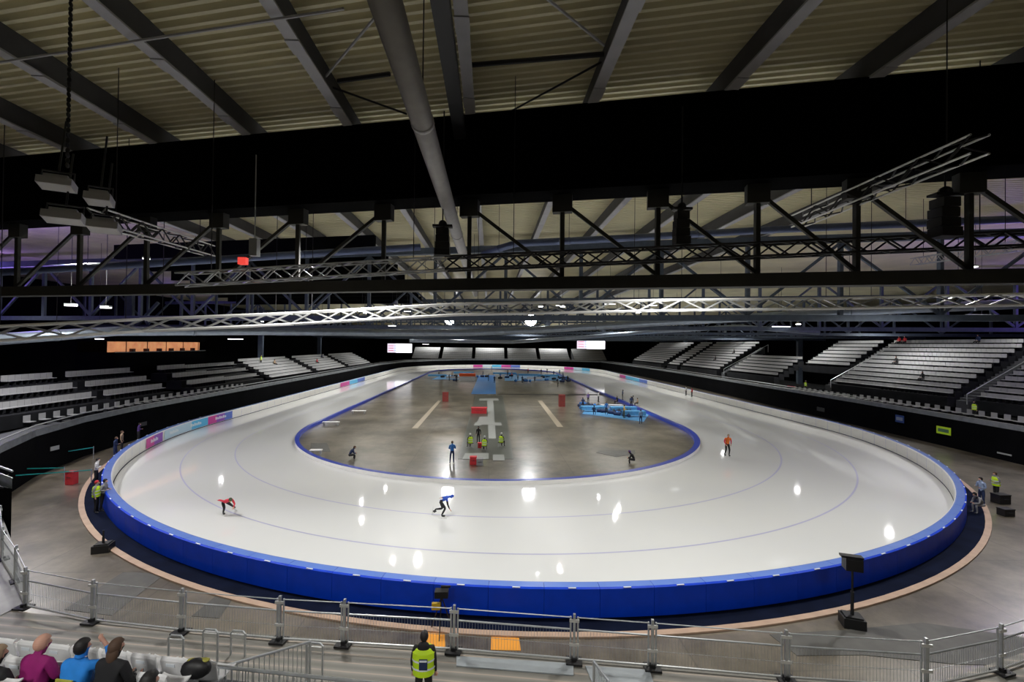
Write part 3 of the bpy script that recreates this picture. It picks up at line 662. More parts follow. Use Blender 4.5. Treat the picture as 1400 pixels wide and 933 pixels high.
def fence_post(a, label, rz=0):
    t = thing('steel_stanchion', label, 'post', (a[0], a[1], DZ), rz)
    b = MB(); b.box((0, -.02, .6), (.06, .06, 1.2)); b.build('shaft', M_galv, t)
    for z in (.45, 1.04): q = MB(); q.box((0, -.045, z), (.24, .03, .07)); q.build('clamp', M_alu, t)
    b = MB(); b.box((0, -.04, .04), (.40, .30, .05)); b.box((0, -.04, .09), (.12, .1, .08)); b.build('foot', M_blk, t)
ordn = ['first', 'second', 'third', 'fourth', 'fifth', 'sixth', 'seventh', 'eighth', 'ninth', 'tenth']
for i in range(9): fence_panel(posts[i], posts[i+1], '%s wire mesh fence panel from the left corner along the deck front' % ordn[i])
for i, p in enumerate(posts): fence_post(p, '%s clamped fence post from left along the deck front' % ordn[i], R(-8.4))
for i in range(3): fence_panel(side_l[i], side_l[i+1], '%s fence panel going back from the left corner' % ordn[i])
for i in range(1, 4): fence_post(side_l[i], '%s clamped post of the left side fence' % ordn[i-1], R(140))
for i in range(2): fence_panel(side_r[i], side_r[i+1], '%s fence panel going right from the right corner' % ordn[i])
for i in range(1, 3): fence_post(side_r[i], '%s clamped post of the right side fence' % ordn[i-1], R(12))
# stub hoops and handrails
def hoop(x, y, h, label):
    p = pz(x, y, DZ); t = thing('hoop_rail', label, 'rail', p, R(-8))
    b = MB(); b.tube([(-.19, 0, 0), (-.19, 0, h-.06), (-.13, 0, h), (.13, 0, h), (.19, 0, h-.06), (.19, 0, 0)], .024, 8); b.build('frame', M_galv, t)
    b = MB(); b.box((0, 0, h-.14), (.34, .03, .10)); b.build('crossbar', M_alu, t)
hoop(240, 912, .75, 'leftmost short steel hoop standing on the deck'); hoop(287, 909, .85, 'middle short steel hoop on the deck'); hoop(325, 897, .62, 'right short steel hoop standing nearest the fence'); hoop(430, 926, .8, 'steel hoop right of the sloping handrail')
RA = 2.92
def rail(name, pts, h, label, bars=.12, r=.028):
    t = thing(name, label, 'rail', pts[0]); o_ = Vector(pts[0]); P = [Vector(p)-o_ for p in pts]; up = Vector((0, 0, h))
    b = MB(); b.tube([p+up for p in P], r, 8); b.build('handrail', M_galv, t)
    b = MB(); b.tube([p+Vector((0, 0, .12)) for p in P], r*.7, 8); b.build('bottom_rail', M_galv, t)
    b = MB()
    for a, c in zip(P[:-1], P[1:]):
        n = max(1, int((c-a).length/bars))
        for k in range(1, n): q = a+(c-a)*k/n; b.bar(q+Vector((0, 0, .12)), q+up, .012)
    b.build('balusters', M_galv, t)
    for p in P: q = MB(); q.tube([p, p+up], r, 8); q.build('post', M_galv, t)
A1 = py(424, 878, 10.2); A2 = py(308, 911, 8.4)
rail('stair_handrail', [A1-Vector((0, 0, 1.0)), A2-Vector((0, 0, 1.0))], 1.0, 'sloping steel handrail with bars beside the white seats')
A3 = py(290, 911, 7.7); A4 = py(560, 940, 7.1)
rail('row_guardrail', [A3-Vector((0, 0, .85)), A4-Vector((0, 0, .85))], .85, 'long steel guardrail along the front row of seats')
rail('gate_rail', [py(812, 905, 9.6)-Vector((0, 0, .9)), py(838, 940, 8.6)-Vector((0, 0, .9))], .9, 'short barred rail at the bottom right of centre', bars=.08)
# riser blocks under the seats
U2 = Vector((3.67, -.64, 0)).normalized(); V2 = Vector((-U2.y, U2.x, 0))
b = MB()
for k, (z, f) in enumerate(((RA+.06, .75), (RA+.54, -.16), (RA+1.02, -1.09))):
    A = Vector((-12, 8.66, 0))+V2*f; B_ = A+U2*8.6; a2, b2 = A-V2*.95, B_-V2*.95
    b.face([Vector((*a2.xy, z)), Vector((*b2.xy, z)), Vector((*B_.xy, z)), Vector((*A.xy, z))]); b.face([Vector((*A.xy, DZ)), Vector((*B_.xy, DZ)), Vector((*B_.xy, z)), Vector((*A.xy, z))]); b.face([Vector((*b2.xy, DZ)), Vector((*B_.xy, DZ)), Vector((*B_.xy, z)), Vector((*b2.xy, z))])
struct(b.build('trim_2', M_step))
# white shell seats
def shell_seat():
    t = thing('shell_seat', 'seat', 'seat', group=None); b = MB(); n = 10
    rows = []
    prof = [(.23, .44), (.20, .425), (.0, .41), (-.16, .43), (-.21, .52), (-.235, .66), (-.25, .79), (-.235, .825)]
    for y, z in prof:
        row = []
        for k in range(n+1):
            u = -1+2*k/n; w = .235 if z < .7 else .235*(1-.0*(z-.7)); x = u*w
            lift = .035*(abs(u)**3); fwd = .05*(abs(u)**3) if z > .5 else 0
            row.append(Vector((x, y+fwd+(0), z+(lift if z < .5 else -(.05*abs(u)**4 if z > .75 else 0)))))
        rows.append(row)
    for a, c in zip(rows[:-1], rows[1:]): b.strip(a, c)
    # underside / back skin
    off = [[p+Vector((0, -.02 if p.z > .5 else 0, -.02)) for p in r_] for r_ in rows]
    for a, c in zip(off[:-1], off[1:]): b.strip(c, a)
    b.strip(rows[-1], off[-1]); b.strip(off[0], rows[0]); b.strip([r_[0] for r_ in off], [r_[0] for r_ in rows]); b.strip([r_[-1] for r_ in rows], [r_[-1] for r_ in off])
    b.build('shell', M_seat, t, smooth=True)
    b = MB(); b.box((0, -.262, .70), (.16, .012, .05)); b.build('number_plate', M_strap, t)
    b = MB(); b.box((0, 0, .38), (.30, .30, .03)); b.box((0, -.08, .19), (.08, .10, .38)); b.box((0, -.05, .015), (.3, .16, .03)); b.build('bracket', M_dark, t)
    return t
proto = shell_seat()
# front-row line in plan: from surveyed chair-top points
seats = []
for r_ in range(3):
    for k in range(13 if r_ < 2 else 10):
        p = Vector((-11.3, 8.54, 0))+U2*(k*.56)-V2*(r_*.93-.32); p.z = RA+.48*r_+.06; seats.append((r_, k, p))
SR = math.atan2(U2.y, U2.x)
rown = ['front', 'second', 'third']; 
first = True
for r_, k, p in seats:
    lab = 'white plastic shell seat in the %s row, %s from the guardrail end' % (rown[r_], (ordn+['eleventh', 'twelfth', 'thirteenth'])[(12 if r_ < 2 else 9)-k])
    if first: proto.location = p; proto.rotation_euler = (0, 0, SR); proto['label'] = lab; first = False; proto['group'] = 'white shell seats at the lower left'
    else: copy_tree(proto, p, SR, lab)

# spectators and steward
vp = pz(580, 866, DZ+1.72); vp.z = DZ
st = person('person in yellow vest with black hood standing before the fence, back to camera', 'stand', vp, R(-2), c_black, c_black, hair=M_hairk, vest=c_vest, hood=c_black, sub=2, fat=1.12, fingers=True, scale=1.02, arms=c_black)
bb = MB(); bb.box((0.02, -.19, 1.16), (.17, .012, .22)); bb.build('back_patch', c_navy, st); bb = MB(); bb.box((0.02, -.20, 1.235), (.15, .008, .035)); bb.build('patch_lettering', M_strap, st)
def seated(x, y, row, lab, top, legs, hair, pose='sit', sc=1.0, kind='short', hm=None):
    ztop = 1.28
    p = pz(x, y, RA+.48*row+ztop*sc); p.z = RA+.48*row+.06
    return person(lab, pose, p, SR, top, legs, hair=hair, sub=2, fat=1.18, scale=sc, hairkind=kind, fingers=True)
seated(-12, 896, 1, 'seated spectator in black jacket at the left picture edge', c_black, c_black, c_tan)
hm = seated(50, 881, 1, 'seated bald spectator in magenta sweater seen from behind', c_mag, c_black, M_skin)
sp = seated(105, 886, 1, 'seated spectator in bright blue jacket with yellow lettering on back', c_sky, c_black, M_hairk, pose='sit_hand_up')
bb = MB()
for k in range(7): bb.box((-.12+.04*k, -.152, .80+.02*(k % 2)), (.022, .02, .10)); 
bb.box((0, -.152, .87), (.26, .02, .018)); bb.box((0, -.152, .73), (.26, .02, .018))
bb.build('yellow_lettering', mat('lettering_yellow', (.55, .55, .08), rough=.6), sp)
seated(152, 886, 1, 'seated spectator in black with dark hair turned to the right', c_black, c_black, M_hairb, kind='long')
seated(196, 935, 2, 'seated spectator in grey coat in the row behind', c_grey, c_grey, M_hairk)
bag = thing('patterned_bag', 'black and yellow patterned bag on a white seat', 'bag', pz(268, 925, RA+.90))
b = MB(); b.ball((0, 0, .12), .2, (1.15, .6, .75)); b.build('bag_body', M_blk, bag, smooth=True)
for dx in (-.08, .05, .12): b = MB(); b.ball((dx, .02, .235), .06, (1.2, .8, .4)); b.build('yellow_patch', mat('patch_yellow', (.35, .33, .06)), bag, smooth=True)

# ---------------------------------------------------------------- side and end stands
LW = [(-20.5, 19.9), (-24.6, 22.2), (-27.6, 26.2), (-30.0, 30.5), (-31.6, 35.8), (-32.4, 42), (-32.4, 60), (-32.4, 95), (-32.8, 132)]
BW = [(-32.8, 132), (-30, 152), (-22, 168), (-10, 178.5), (4, 182), (18, 181), (32, 177.5), (43.5, 170)]
RW = [(43.5, 170), (46, 130), (46, 100), (44.6, 68), (43.8, 50), (43.2, 41), (42.6, 33), (41, 27), (38.5, 22.5)]
def wall(name, poly, h=2.6, m=M_black, z0=-.06, th=.15):
    b = MB(); b.strip([Vector((x, y, z0)) for x, y in poly], [Vector((x, y, h)) for x, y in poly]); struct(b.build(name, m))
wall('wall_left', LW); wall('wall_back', BW); wall('wall_right', RW)
def parapet(poly, label, out):
    t = thing('parapet_rail', label, 'railing', (poly[0][0], poly[0][1], 2.6)); o_ = Vector((poly[0][0], poly[0][1], 2.6))
    P = [Vector((x, y, 2.6))-o_ for x, y in poly]
    b = MB(); b.strip(P, [p+Vector((out[0]*.5, out[1]*.5, .10)) for p in P]); b.strip(P, [p+Vector((0, 0, .45)) for p in P]); b.build('panel', M_rail, t)
    b = MB(); b.tube([p+Vector((0, 0, .75)) for p in P], .045, 6); b.tube([p+Vector((0, 0, .45)) for p in P], .03, 6); b.build('handrail', M_galv, t)
    b = MB(); b.strip([p+Vector((out[0]*.3, out[1]*.3, .0)) for p in P], [p+Vector((out[0]*2.6, out[1]*2.6, .05)) for p in P]); b.build('walkway', M_step, t)
parapet(LW, 'grey parapet rail on top of the left black wall', (-1, 0)); parapet(BW, 'grey parapet rail on top of the far black wall', (0, 1)); parapet(RW, 'grey parapet rail on top of the right black wall', (1, 0))
# seats of the stands: one mesh shared by all
def stand_seat(short=False):
    b = MB()
    if short: b.box((0, .02, .40), (.475, .42, .05)); b.box((0, -.20, .585), (.475, .05, .36)); b.box((0, 0, .2), (.06, .3, .4), mi=1); return b
    b = MB(); b.box((0, .02, .42), (.475, .42, .05)); b.box((0, -.20, .65), (.475, .05, .46)); b.box((0, 0, .2), (.06, .3, .4), mi=1); return b
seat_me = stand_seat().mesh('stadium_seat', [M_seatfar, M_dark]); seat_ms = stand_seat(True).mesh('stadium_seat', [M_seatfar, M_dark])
allseats = []   # (x, y, z, rz, label, group)
decks = {'right': MB(), 'left': MB(), 'back': MB()}
def block(side, rows, y0, y1, label, group, pitch=.5):
    """rows: list of (X, zfloor). seats face the ice"""
    D = decks[side]
    for X, z in rows:
        s = 1 if side == 'right' else -1
        if side == 'back':
            D.box(((y0+y1)/2, X+.05, z/2), (y1-y0, .86, z)); n = int((y1-y0)/pitch)
            for k in range(n): allseats.append((y0+(k+.5)*pitch, X, z, PI, label, group))
        else:
            D.box((X, (y0+y1)/2, z-.5), (.9 if side == 'right' else 1.7, y1-y0, 1.0)); n = int((y1-y0)/pitch)
            for k in range(n): allseats.append((X, y0+(k+.5)*pitch, z, PI/2 if side == 'right' else -PI/2, label, group))
RR = [(46.6+.82*i, 4.3+.525*i) for i in range(11)]
block('right', RR, 29, 39.6, 'grey white stand seat in the rightmost block of the right stand', 'seats of the rightmost block')
block('right', RR, 42, 57, 'grey white stand seat in the widest block of the right stand', 'seats of the widest right block')
block('right', RR[4:], 58.6, 67, 'grey white stand seat in the upper narrow block of the right stand', 'seats of the upper narrow right block')
block('right', RR[:6], 69, 83, 'grey white stand seat in the low block of the right stand', 'seats of the low right block')
block('right', RR, 87, 104, 'grey white stand seat in the far block of the right stand', 'seats of the far right block')
block('right', RR, 106, 112, 'grey white stand seat in the narrow far block, right stand', 'seats of the narrow far right block')
block('right', RR, 116, 140, 'grey white stand seat in the farthest block of the right stand', 'seats of the farthest right block')
LRw = [(-34.6, 3.65), (-36.2, 4.45), (-37.9, 5.3)]
block('left', LRw, 29, 40, 'white stand seat in the nearest block of the left stand', 'seats of the nearest left block')
block('left', LRw, 41.2, 48.5, 'white stand seat in the second block of the left stand', 'seats of the second left block')
block('left', LRw, 52, 67, 'white stand seat in the third block of the left stand', 'seats of the third left block')
LR2 = [(-35.2-.82*i, 3.0+.42*i) for i in range(7)]
block('left', LR2, 72, 88, 'white stand seat in the fourth block of the left stand', 'seats of the fourth left block')
block('left', LR2, 91, 108, 'white stand seat in the fifth block of the left stand', 'seats of the fifth left block')
block('left', LR2, 111, 130, 'white stand seat in the sixth block of the left stand', 'seats of the sixth left block')
for x0, x1 in ((-33, -22), (-20.5, -8), (-6.5, 6), (7.5, 20), (21.5, 34), (36, 50)):
    block('back', [(186+.85*i, 2.7+.46*i) for i in range(10)], x0, x1, 'far seat', 'far seats')
for x in (-34.9+.0, -35.7): pass
# loose white chairs right behind both parapets
for k in range(26): allseats.append((-33.4, 33.5+k*1.1, 2.62, -PI/2, 'loose white chair behind the left parapet', 'loose chairs behind the left parapet'))
for k in range(30): allseats.append((44.9+(.0 if k < 20 else .3), 34+k*1.0, 2.62, PI/2, 'loose white chair behind the right parapet', 'loose chairs behind the right parapet'))
order = sorted(range(len(allseats)), key=lambda i: (allseats[i][0]**2+allseats[i][1]**2))
def inframe(x, y, z):
    w = Vector((x, y, z-EYE)); f = w.dot(FW); return f > 0 and abs(w.dot(RT)/f*F_) < 700
order = [i for i in order if inframe(*allseats[i][:3])]
near = set(order[:255])
b = MB(); proto_f = stand_seat()
for i in order:
    x, y, z, rz, lab, grp = allseats[i]
    if i in near:
        o = bpy.data.objects.new('stadium_seat', seat_ms if x > 46 else seat_me); C.objects.link(o); o.location = (x, y, z); o.rotation_euler = (0, 0, rz); tag(o, lab, 'seat', grp)
    else:
        cr, sr = math.cos(rz), math.sin(rz); base = len(b.v)
        for c, d in (((0, .02, .40), (.46, .42, .05)), ((0, -.20, .585), (.46, .05, .35))):
            b.box((x+c[0]*cr-c[1]*sr, y+c[0]*sr+c[1]*cr, z+c[2]), (d[0] if abs(sr) < .5 else d[1], d[1] if abs(sr) < .5 else d[0], d[2]))
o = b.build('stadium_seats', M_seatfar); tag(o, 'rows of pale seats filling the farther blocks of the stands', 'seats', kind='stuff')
for nm, D in decks.items():
    o = D.build('grandstand', M_dark); tag(o, 'dark stepped grandstand on the %s side of the rink' % ('far' if nm == 'back' else nm), 'grandstand')
# dark solid ground under stands
for nm, (x0, x1, y0, y1) in (('trim_3', (-50, -33.3, 20, 135)), ('trim_4', (46.6, 60, 22, 165))):
    b = MB(); b.box(((x0+x1)/2, (y0+y1)/2, 1.25), (x1-x0, y1-y0, 2.5)); struct(b.build(nm, M_dark))
# block-end stairs and railings on the right stand
def aisle(side, Y, label):
    t = thing('aisle_stairs', label, 'stairs', ((46.2 if side > 0 else -34), Y, 2.6)); b = MB()
    for i in range(20): b.box((side*(.4+.41*i), 0, .9+.262*i), (.42, 1.1, 1.2+.0*i))
    b.build('steps', M_step, t)
    b = MB(); b.tube([(0, -.6, 2.2), (side*9, -.6, 7.1)], .04, 6); b.tube([(0, -.6, 1.2), (0, -.6, 2.2)], .04, 6); b.tube([(side*9, -.6, 5.6), (side*9, -.6, 7.1)], .04, 6); b.build('handrail', M_galv, t)
aisle(1, 40.8, 'grey aisle stairs between the two nearest right blocks'); aisle(1, 57.8, 'aisle stairs left of the widest right block'); aisle(1, 85, 'aisle stairs before the far right block')
# spectators in the stands
def stand_person(side, i, Y, lab, c_):
    X, z = (RR[i] if side > 0 else LR2[i]); person(lab, 'sit', (X, Y, z), R(90 if side > 0 else -90), c_, c_black)
stand_person(1, 5, 52.2, 'spectator in black sitting alone midway up the widest block', c_black); stand_person(1, 2, 46.5, 'spectator in black low in the widest block', c_black)
stand_person(1, 10, 46.5, 'spectator in dark clothes on top row of widest block', c_navy); stand_person(1, 10, 56, 'spectator in red on the top row by the aisle', c_red); stand_person(1, 10, 55.2, 'spectator in dark red next to the red one', c_red)
stand_person(1, 3, 93, 'spectator in black in the far right block, lower', c_black); stand_person(1, 6, 90, 'spectator in black in the far right block, upper', c_black)
stand_person(-1, 4, 80, 'spectator in tan in the fourth left block', c_tan); stand_person(-1, 3, 97, 'spectator in red in the fifth left block', c_red); stand_person(-1, 5, 104, 'spectator in navy in the fifth left block', c_navy)
person('steward in yellow vest standing behind the right parapet', 'stand', (45.0, 38.5, 2.65), R(90), c_black, c_black, vest=c_vest)
person('steward in yellow vest behind the right parapet near low block', 'stand', (46.3, 62, 2.65), R(90), c_black, c_black, vest=c_vest)
person('steward in yellow vest high in the fourth left block', 'stand', (-39.3, 77, 5.1), R(-90), c_black, c_black, vest=c_vest)
# signs on the black walls
def wall_sign(x, y, X, w, h, m, label, face=-1, inner=None):
    d = ray(x, y); t_ = X/d.x; p = d*t_+Vector((0, 0, EYE)); t = thing('wall_sign', label, 'sign', p)
    b = MB(); b.box((0, 0, 0), (.04, w, h)); b.build('board', m, t)
    if inner: b = MB(); b.box((face*.025, 0, 0), (.02, w*.75, h*.45)); b.build('inner_field', inner, t)
m_lime = mat('sign_lime', (.42, .62, .02), rough=.5, emit=(.45, .7, .02), es=.12); m_sgn = mat('sign_grey', (.40, .42, .40), rough=.5)
wall_sign(1290, 589, 43.0, 1.3, .70, m_lime, 'lime green sign hanging on the right black wall', inner=mat('sign_teal', (.10, .22, .12)))
wall_sign(1230, 573, 43.1, .95, .75, mat('sign_blue', (.03, .08, .3)), 'dark blue sign on the right black wall', inner=mat('sign_palegrey', (.3, .35, .45)))
wall_sign(1122, 560, 43.7, 1.3, .5, mat('sign_dim', (.06, .065, .06)), 'dim grey sign on the right black wall near the pads')
wall_sign(1373, 621, 42.0, 1.0, .12, m_sgn, 'thin white strip low on the right black wall')
wall_sign(1128, 537, 43.6, 1.1, .10, m_sgn, 'thin white strip high on the right black wall')
wall_sign(1020, 550, 44.5, 2.0, .2, c_red, 'red strip on the right black wall above pads')
wall_sign(1082, 529, 44.4, 1.7, .16, c_red, 'red strip near the top of the right wall')
wall_sign(75, 613, -30.4, .6, .28, m_sgn, 'small grey sign on the left black wall', face=1)
wall_sign(196, 580, -32.2, .8, .35, mat('sign_dim2', (.05, .05, .055)), 'dim dark sign on the left black wall', face=1)
# warm lit box at the left
Xw = -40
pA = Vector(ray(157, 462))*(Xw/ray(157, 462).x)+Vector((0, 0, EYE)); pB = Vector(ray(281, 463))*(Xw/ray(281, 463).x)+Vector((0, 0, EYE))
y0, y1 = pA.y, pB.y; zt, zb = 8.9, 7.75
t = thing('hospitality_box', 'black hospitality box with warm lit window at the left', 'hospitality box', (Xw-2, (y0+y1)/2, 2.6)); hy = (y1-y0)/2
b = MB(); b.box((0, 0, (zb-2.6)/2), (4, 2*hy, zb-2.6)); b.box((0, 0, zt-2.6+.5), (4, 2*hy, 1.0)); b.box((-1.9, 0, zt-2.6-.5), (.2, 2*hy, 1.4)); b.build('shell', M_black, t)
m_warm = mat('warm_interior', (.8, .4, .2), emit=(1, .50, .26), es=.55, var=.4, vscale=1.2)
nt = m_warm.node_tree; bs = nt.nodes['Principled BSDF']; src = bs.inputs['Base Color'].links[0].from_socket
mu = nt.nodes.new('ShaderNodeMix'); mu.data_type = 'RGBA'; mu.blend_type = 'MULTIPLY'; mu.inputs['Factor'].default_value = .5; mu.inputs['A'].default_value = (1, .50, .26, 1); nt.links.new(src, mu.inputs['B']); nt.links.new(mu.outputs['Result'], bs.inputs['Emission Color'])
b = MB(); b.box((1.2, 0, (zt+zb)/2-2.6), (.1, 2*hy-.2, zt-zb)); b.build('lit_room', m_warm, t)
b = MB(); b.box((2.02, 0, zb-2.6), (.06, 2*hy, .10)); b.build('sill', M_rail, t)
for k in range(5): q = MB(); q.box((2.0, -hy+2*hy*(k+.5)/5, (zt+zb)/2-2.6), (.05, .08, zt-zb)); q.build('mullion', mat('mullion_brown', (.25, .1, .05)), t)
for k in range(6): q = MB(); q.box((1.5, -hy*.6+hy*.27*k, zb-2.6+.18), (.3, .5, .36)); q.build('table_setting', mat('setting_dark', (.10, .03, .02)), t)
# scoreboards
def scoreboard(x0, y0, x1, y1, Y, label):
    a = py(x0, y0, Y); c = py(x1, y1, Y); w = c.x-a.x; h = a.z-c.z; t = thing('scoreboard', label, 'scoreboard', ((a.x+c.x)/2, Y, (a.z+c.z)/2))
    b = MB(); b.box((0, .15, 0), (w+.4, .3, h+.4)); b.build('housing', M_blk, t)
    b = MB(); b.box((w*.17, -.02, 0), (w*.66, .04, h)); b.build('screen', mat('screen_white', (.8, .8, .85), emit=(.96, .95, 1), es=2.4), t)
    b = MB(); b.box((-w*.33, -.02, 0), (w*.34, .04, h)); lp = b.build('name_panel', mat('screen_lilac', (.8, .7, .85), emit=(.88, .80, .98), es=1.1), t)
    for k in range(3):
        q = MB(); q.box((-w*.36, -.05, h*(.26-.27*k)), (w*.22, .02, h*.09)); q.build('result_row', mat('row_red', (.8, .3, .4), emit=(.9, .25, .35), es=.7), t)
        q = MB(); q.box((-w*.19, -.05, h*(.26-.27*k)), (w*.07, .02, h*.09)); q.build('time_cell', mat('row_cyan', (.3, .6, .8), emit=(.35, .6, .95), es=.8), t)
    for s in (-1, 1): q = MB(); q.bar((s*w*.35, .15, h/2), (s*w*.35, .15, 14.5-(a.z+c.z)/2), .15); q.build('hanger', M_blk, t)
scoreboard(530, 470, 563, 482.5, 170, 'white lit scoreboard screen hanging at the far left'); scoreboard(789, 464.5, 827, 477.5, 165, 'white lit scoreboard screen hanging at the far right')

# ---------------------------------------------------------------- roof
HX0, HX1, HY0, HY1 = -58, 72, -8, 222
def hall_wall(name, a, c):
    b = MB(); b.face([(a[0], a[1], -.06), (c[0], c[1], -.06), (c[0], c[1], 17.2), (a[0], a[1], 17.2)]); struct(b.build(name, M_black))
hall_wall('wall_left', (HX0, HY0), (HX0, HY1)); hall_wall('wall_right', (HX1, HY1), (HX1, HY0)); hall_wall('wall_back', (HX0, HY1), (HX1, HY1)); hall_wall('wall_front', (HX1, HY0), (HX0, HY0))
UB = Vector((1, -.247, 0)).normalized(); VB = Vector((-UB.y, UB.x, 0))
M_roof = mat('roof_sheet_cream', (.74, .69, .47), rough=.5, var=.12, vscale=.35)
b = MB(); prev = None; s = -30.0; zz = 16.75
prof = [(0, .0), (.10, .0), (.15, .11), (.28, .11), (.33, .0)]
# trapezoidal sheet: ridges run along UB
def rowpts(v, z): return [Vector((X, (v*VB.y+ (0) ) + (X*(-.247)), z)) for X in (-60, -35, 0, 35, 74)]
v = -30.0; A = None
while v < 62:
    for dv, dz in ((0, 0), (.10, 0), (.15, .13), (.26, .13)):
        P = rowpts(v+dv, zz+dz)
        if A: b.strip(A, P)
        A = P
    v += .31
P = rowpts(260, zz+.05); b.strip(A, P)
struct(b.build('ceiling', M_roof))
def lineY(X, off=0): return 13.48+off-.247*X
# rafters
rn = ['first', 'second', 'third', 'fourth', 'fifth', 'sixth', 'seventh', 'eighth', 'ninth', 'tenth', 'eleventh', 'twelfth']
for k, X in enumerate((-19.4, -15.7, -12.0, -8.3, -4.65, -.70, 2.85, 6.4, 9.75, 13.4, 17.0)):
    t = thing('roof_rafter', '%s grey steel rafter from the left running under the roof sheet' % rn[k], 'rafter', (X, 0, 16.0))
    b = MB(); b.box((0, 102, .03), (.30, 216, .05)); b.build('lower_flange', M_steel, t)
    b = MB(); b.box((0, 102, .40), (.06, 216, .70)); b.build('web', M_webshade, t)
    for yy in (9.3-.25*X, 12.4-.2*X): q = MB(); q.box((0, yy, -.01), (.33, .5, .03)); q.build('splice_plate', M_steel, t)
# bracing between rafters
def brace(A, B_, r, m, label, nm='brace_rod'):
    b = MB(); A = Vector(A); B_ = Vector(B_); b.tube([(0, 0, 0), B_-A], r, 6); o = b.build(nm, m, loc=A); tag(o, label, 'brace')
brace(pz(643, 89, 16.3), pz(826, 74, 16.3), .06, M_blk, 'thick black strut between the two rafters right of centre')
brace(pz(462, 111, 16.3), pz(533, 101, 16.3), .06, M_blk, 'short black strut left of the central pipe')
brace(pz(445, 116, 16.4), pz(556, 156, 16.4), .03, M_blk, 'thin dark brace rod left of the central pipe')
brace(pz(822, 85, 16.4), pz(690, 157, 16.4), .03, M_blk, 'thin dark brace rod right of centre descending left')
brace(pz(738, -10, 16.4), pz(826, 62, 16.4), .035, M_steel, 'pale brace rod right of centre descending right')
brace(pz(446, 104, 16.4), pz(516, 20, 16.4), .035, M_steel, 'pale brace rod left of the central pipe')
brace(pz(-5, 86, 15.9), pz(470, 12, 15.9), .03, M_steel, 'thin pale conduit crossing the upper left rafters', 'conduit')
for k in range(8):
    o = MB().box((0, 0, 0), (20+1.5*k, .25, 1.0), rz=-.24).build('added_dark_baffle', M_black, loc=(-17-1.1*k, 30+5.2*k, 15.3))  # dark panels added to hide the bright ceiling at left
    tag(o, 'black hanging baffle added to darken the left part of the roof', 'baffle', 'added black baffles under the left roof')
# first main truss: black clad box, verticals, diagonals, chord
def main_truss(off, x0, x1, label, detail, mats):
    t = thing('roof_truss', label, 'roof truss', (0, 13.48+off, 10.9)); mv, mc = mats
    P = lambda X, z: Vector((X, -.247*X, z-10.9))
    if detail:
        b = MB(); A, B_ = P(x0, 14.87), P(x1, 14.87); b.bar(A, B_, .9, 2.30); b.build('black_cladding', M_blackbox, t)
        b = MB(); b.bar(P(x0, 13.62), P(x1, 13.62), 1.0, .16); b.build('lower_flange', M_blackbox, t)
    else:
        b = MB(); b.bar(P(x0, 15.7), P(x1, 15.7), .4, .45); b.build('top_chord', mc, t)
    b = MB(); b.bar(P(x0, 10.9), P(x1, 10.9), .42, .36); b.build('bottom_chord', mc, t)
    zt = 13.6 if detail else 15.6
    if detail: xs = [-27.6, -24.6, -21.6, -18.6, -15.6, -12.6, -9.6, -6.55, -3.5, -.7, 2.1, 4.75, 7.3, 9.65, 12.1, 14.6, 17.2, 20]
    else: xs = [x0+3+5*k for k in range(int((x1-x0-4)/5))]
    for k, X in enumerate(xs):
        w_ = .125 if detail else .22; q = MB(); q.bar(P(X, 11.0), P(X, zt), w_, w_); q.build('vertical', mv, t)
        if detail: q = MB(); q.bar(P(X-.28, zt-.3), P(X+.28, zt-.3), .26, .55); q.build('gusset', mv, t)
        if detail:
            j = k+1 if X > -1 else k-1
            if 0 <= j < len(xs): q = MB(); q.bar(P(X, zt-.25), P(xs[j], 11.1), .10, .10); q.build('diagonal', mv, t)
        elif k+1 < len(xs):
            q = MB(); z0_, z1_ = (11.1, zt-.15) if k % 2 == 0 else (zt-.15, 11.1)
            q.bar(P(X, z0_), P(xs[k+1], z1_), .16, .16); q.build('diagonal', mv, t)
    return t
main_truss(0, -34, 30, 'nearest roof truss with a deep black clad upper box', True, (M_steelo, M_steelo))
dist = ['second', 'third', 'fourth', 'fifth', 'sixth', 'seventh', 'eighth', 'ninth']
for k, off in enumerate((17, 34, 52, 71, 92, 116, 142)):
    main_truss(off, -57, 70, 'blue grey roof truss, %s from the camera' % dist[k], False, (M_steelb, M_steelb))
# box trusses (aluminium)
def box_truss(A, B_, s, label, m=M_alu, r=.03, pitch=None, group=None, up=Vector((0, 0, 1)), m2=None):
    A = Vector(A); B_ = Vector(B_); d = (B_-A); L = d.length; d.normalize(); x = d.cross(up).normalized(); z = x.cross(d)
    t = thing('lighting_truss', label, 'lighting truss', A, 0, group); pitch = pitch or s
    for i, j in ((-1, -1), (1, -1), (1, 1), (-1, 1)):
        o_ = x*(i*s/2)+z*(j*s/2); q = MB(); q.tube([o_, o_+d*L], r, 6); q.build('chord', m, t)
    b = MB(); n = max(2, int(L/pitch)); cr = [(-1, -1), (1, -1), (1, 1), (-1, 1)]
    for f in range(4):
        a, c = cr[f], cr[(f+1) % 4]; pa = x*(a[0]*s/2)+z*(a[1]*s/2); pc = x*(c[0]*s/2)+z*(c[1]*s/2)
        for k in range(n):
            u0, u1 = L*k/n, L*(k+1)/n
            b.bar((pa if k % 2 == 0 else pc)+d*u0, (pc if k % 2 == 0 else pa)+d*u1, r*1.25)
    b.build('lacing', m2 or m, t)
    for u in (.12, .88):
        h0 = d*L*u+z*s/2; q = MB(); q.tube([h0, Vector((h0.x, h0.y, 16.7-A.z))], .012, 6); q.build('suspension_cable', M_blk, t)
    return t
def pym(x, y, Y): return py(x, y, Y)
ringpts = [(-30, 458, 15), (196, 445, 17.5), (400, 436, 19), (619, 423.5, 19), (900, 418, 19), (1160, 415, 19), (1440, 409, 17)]
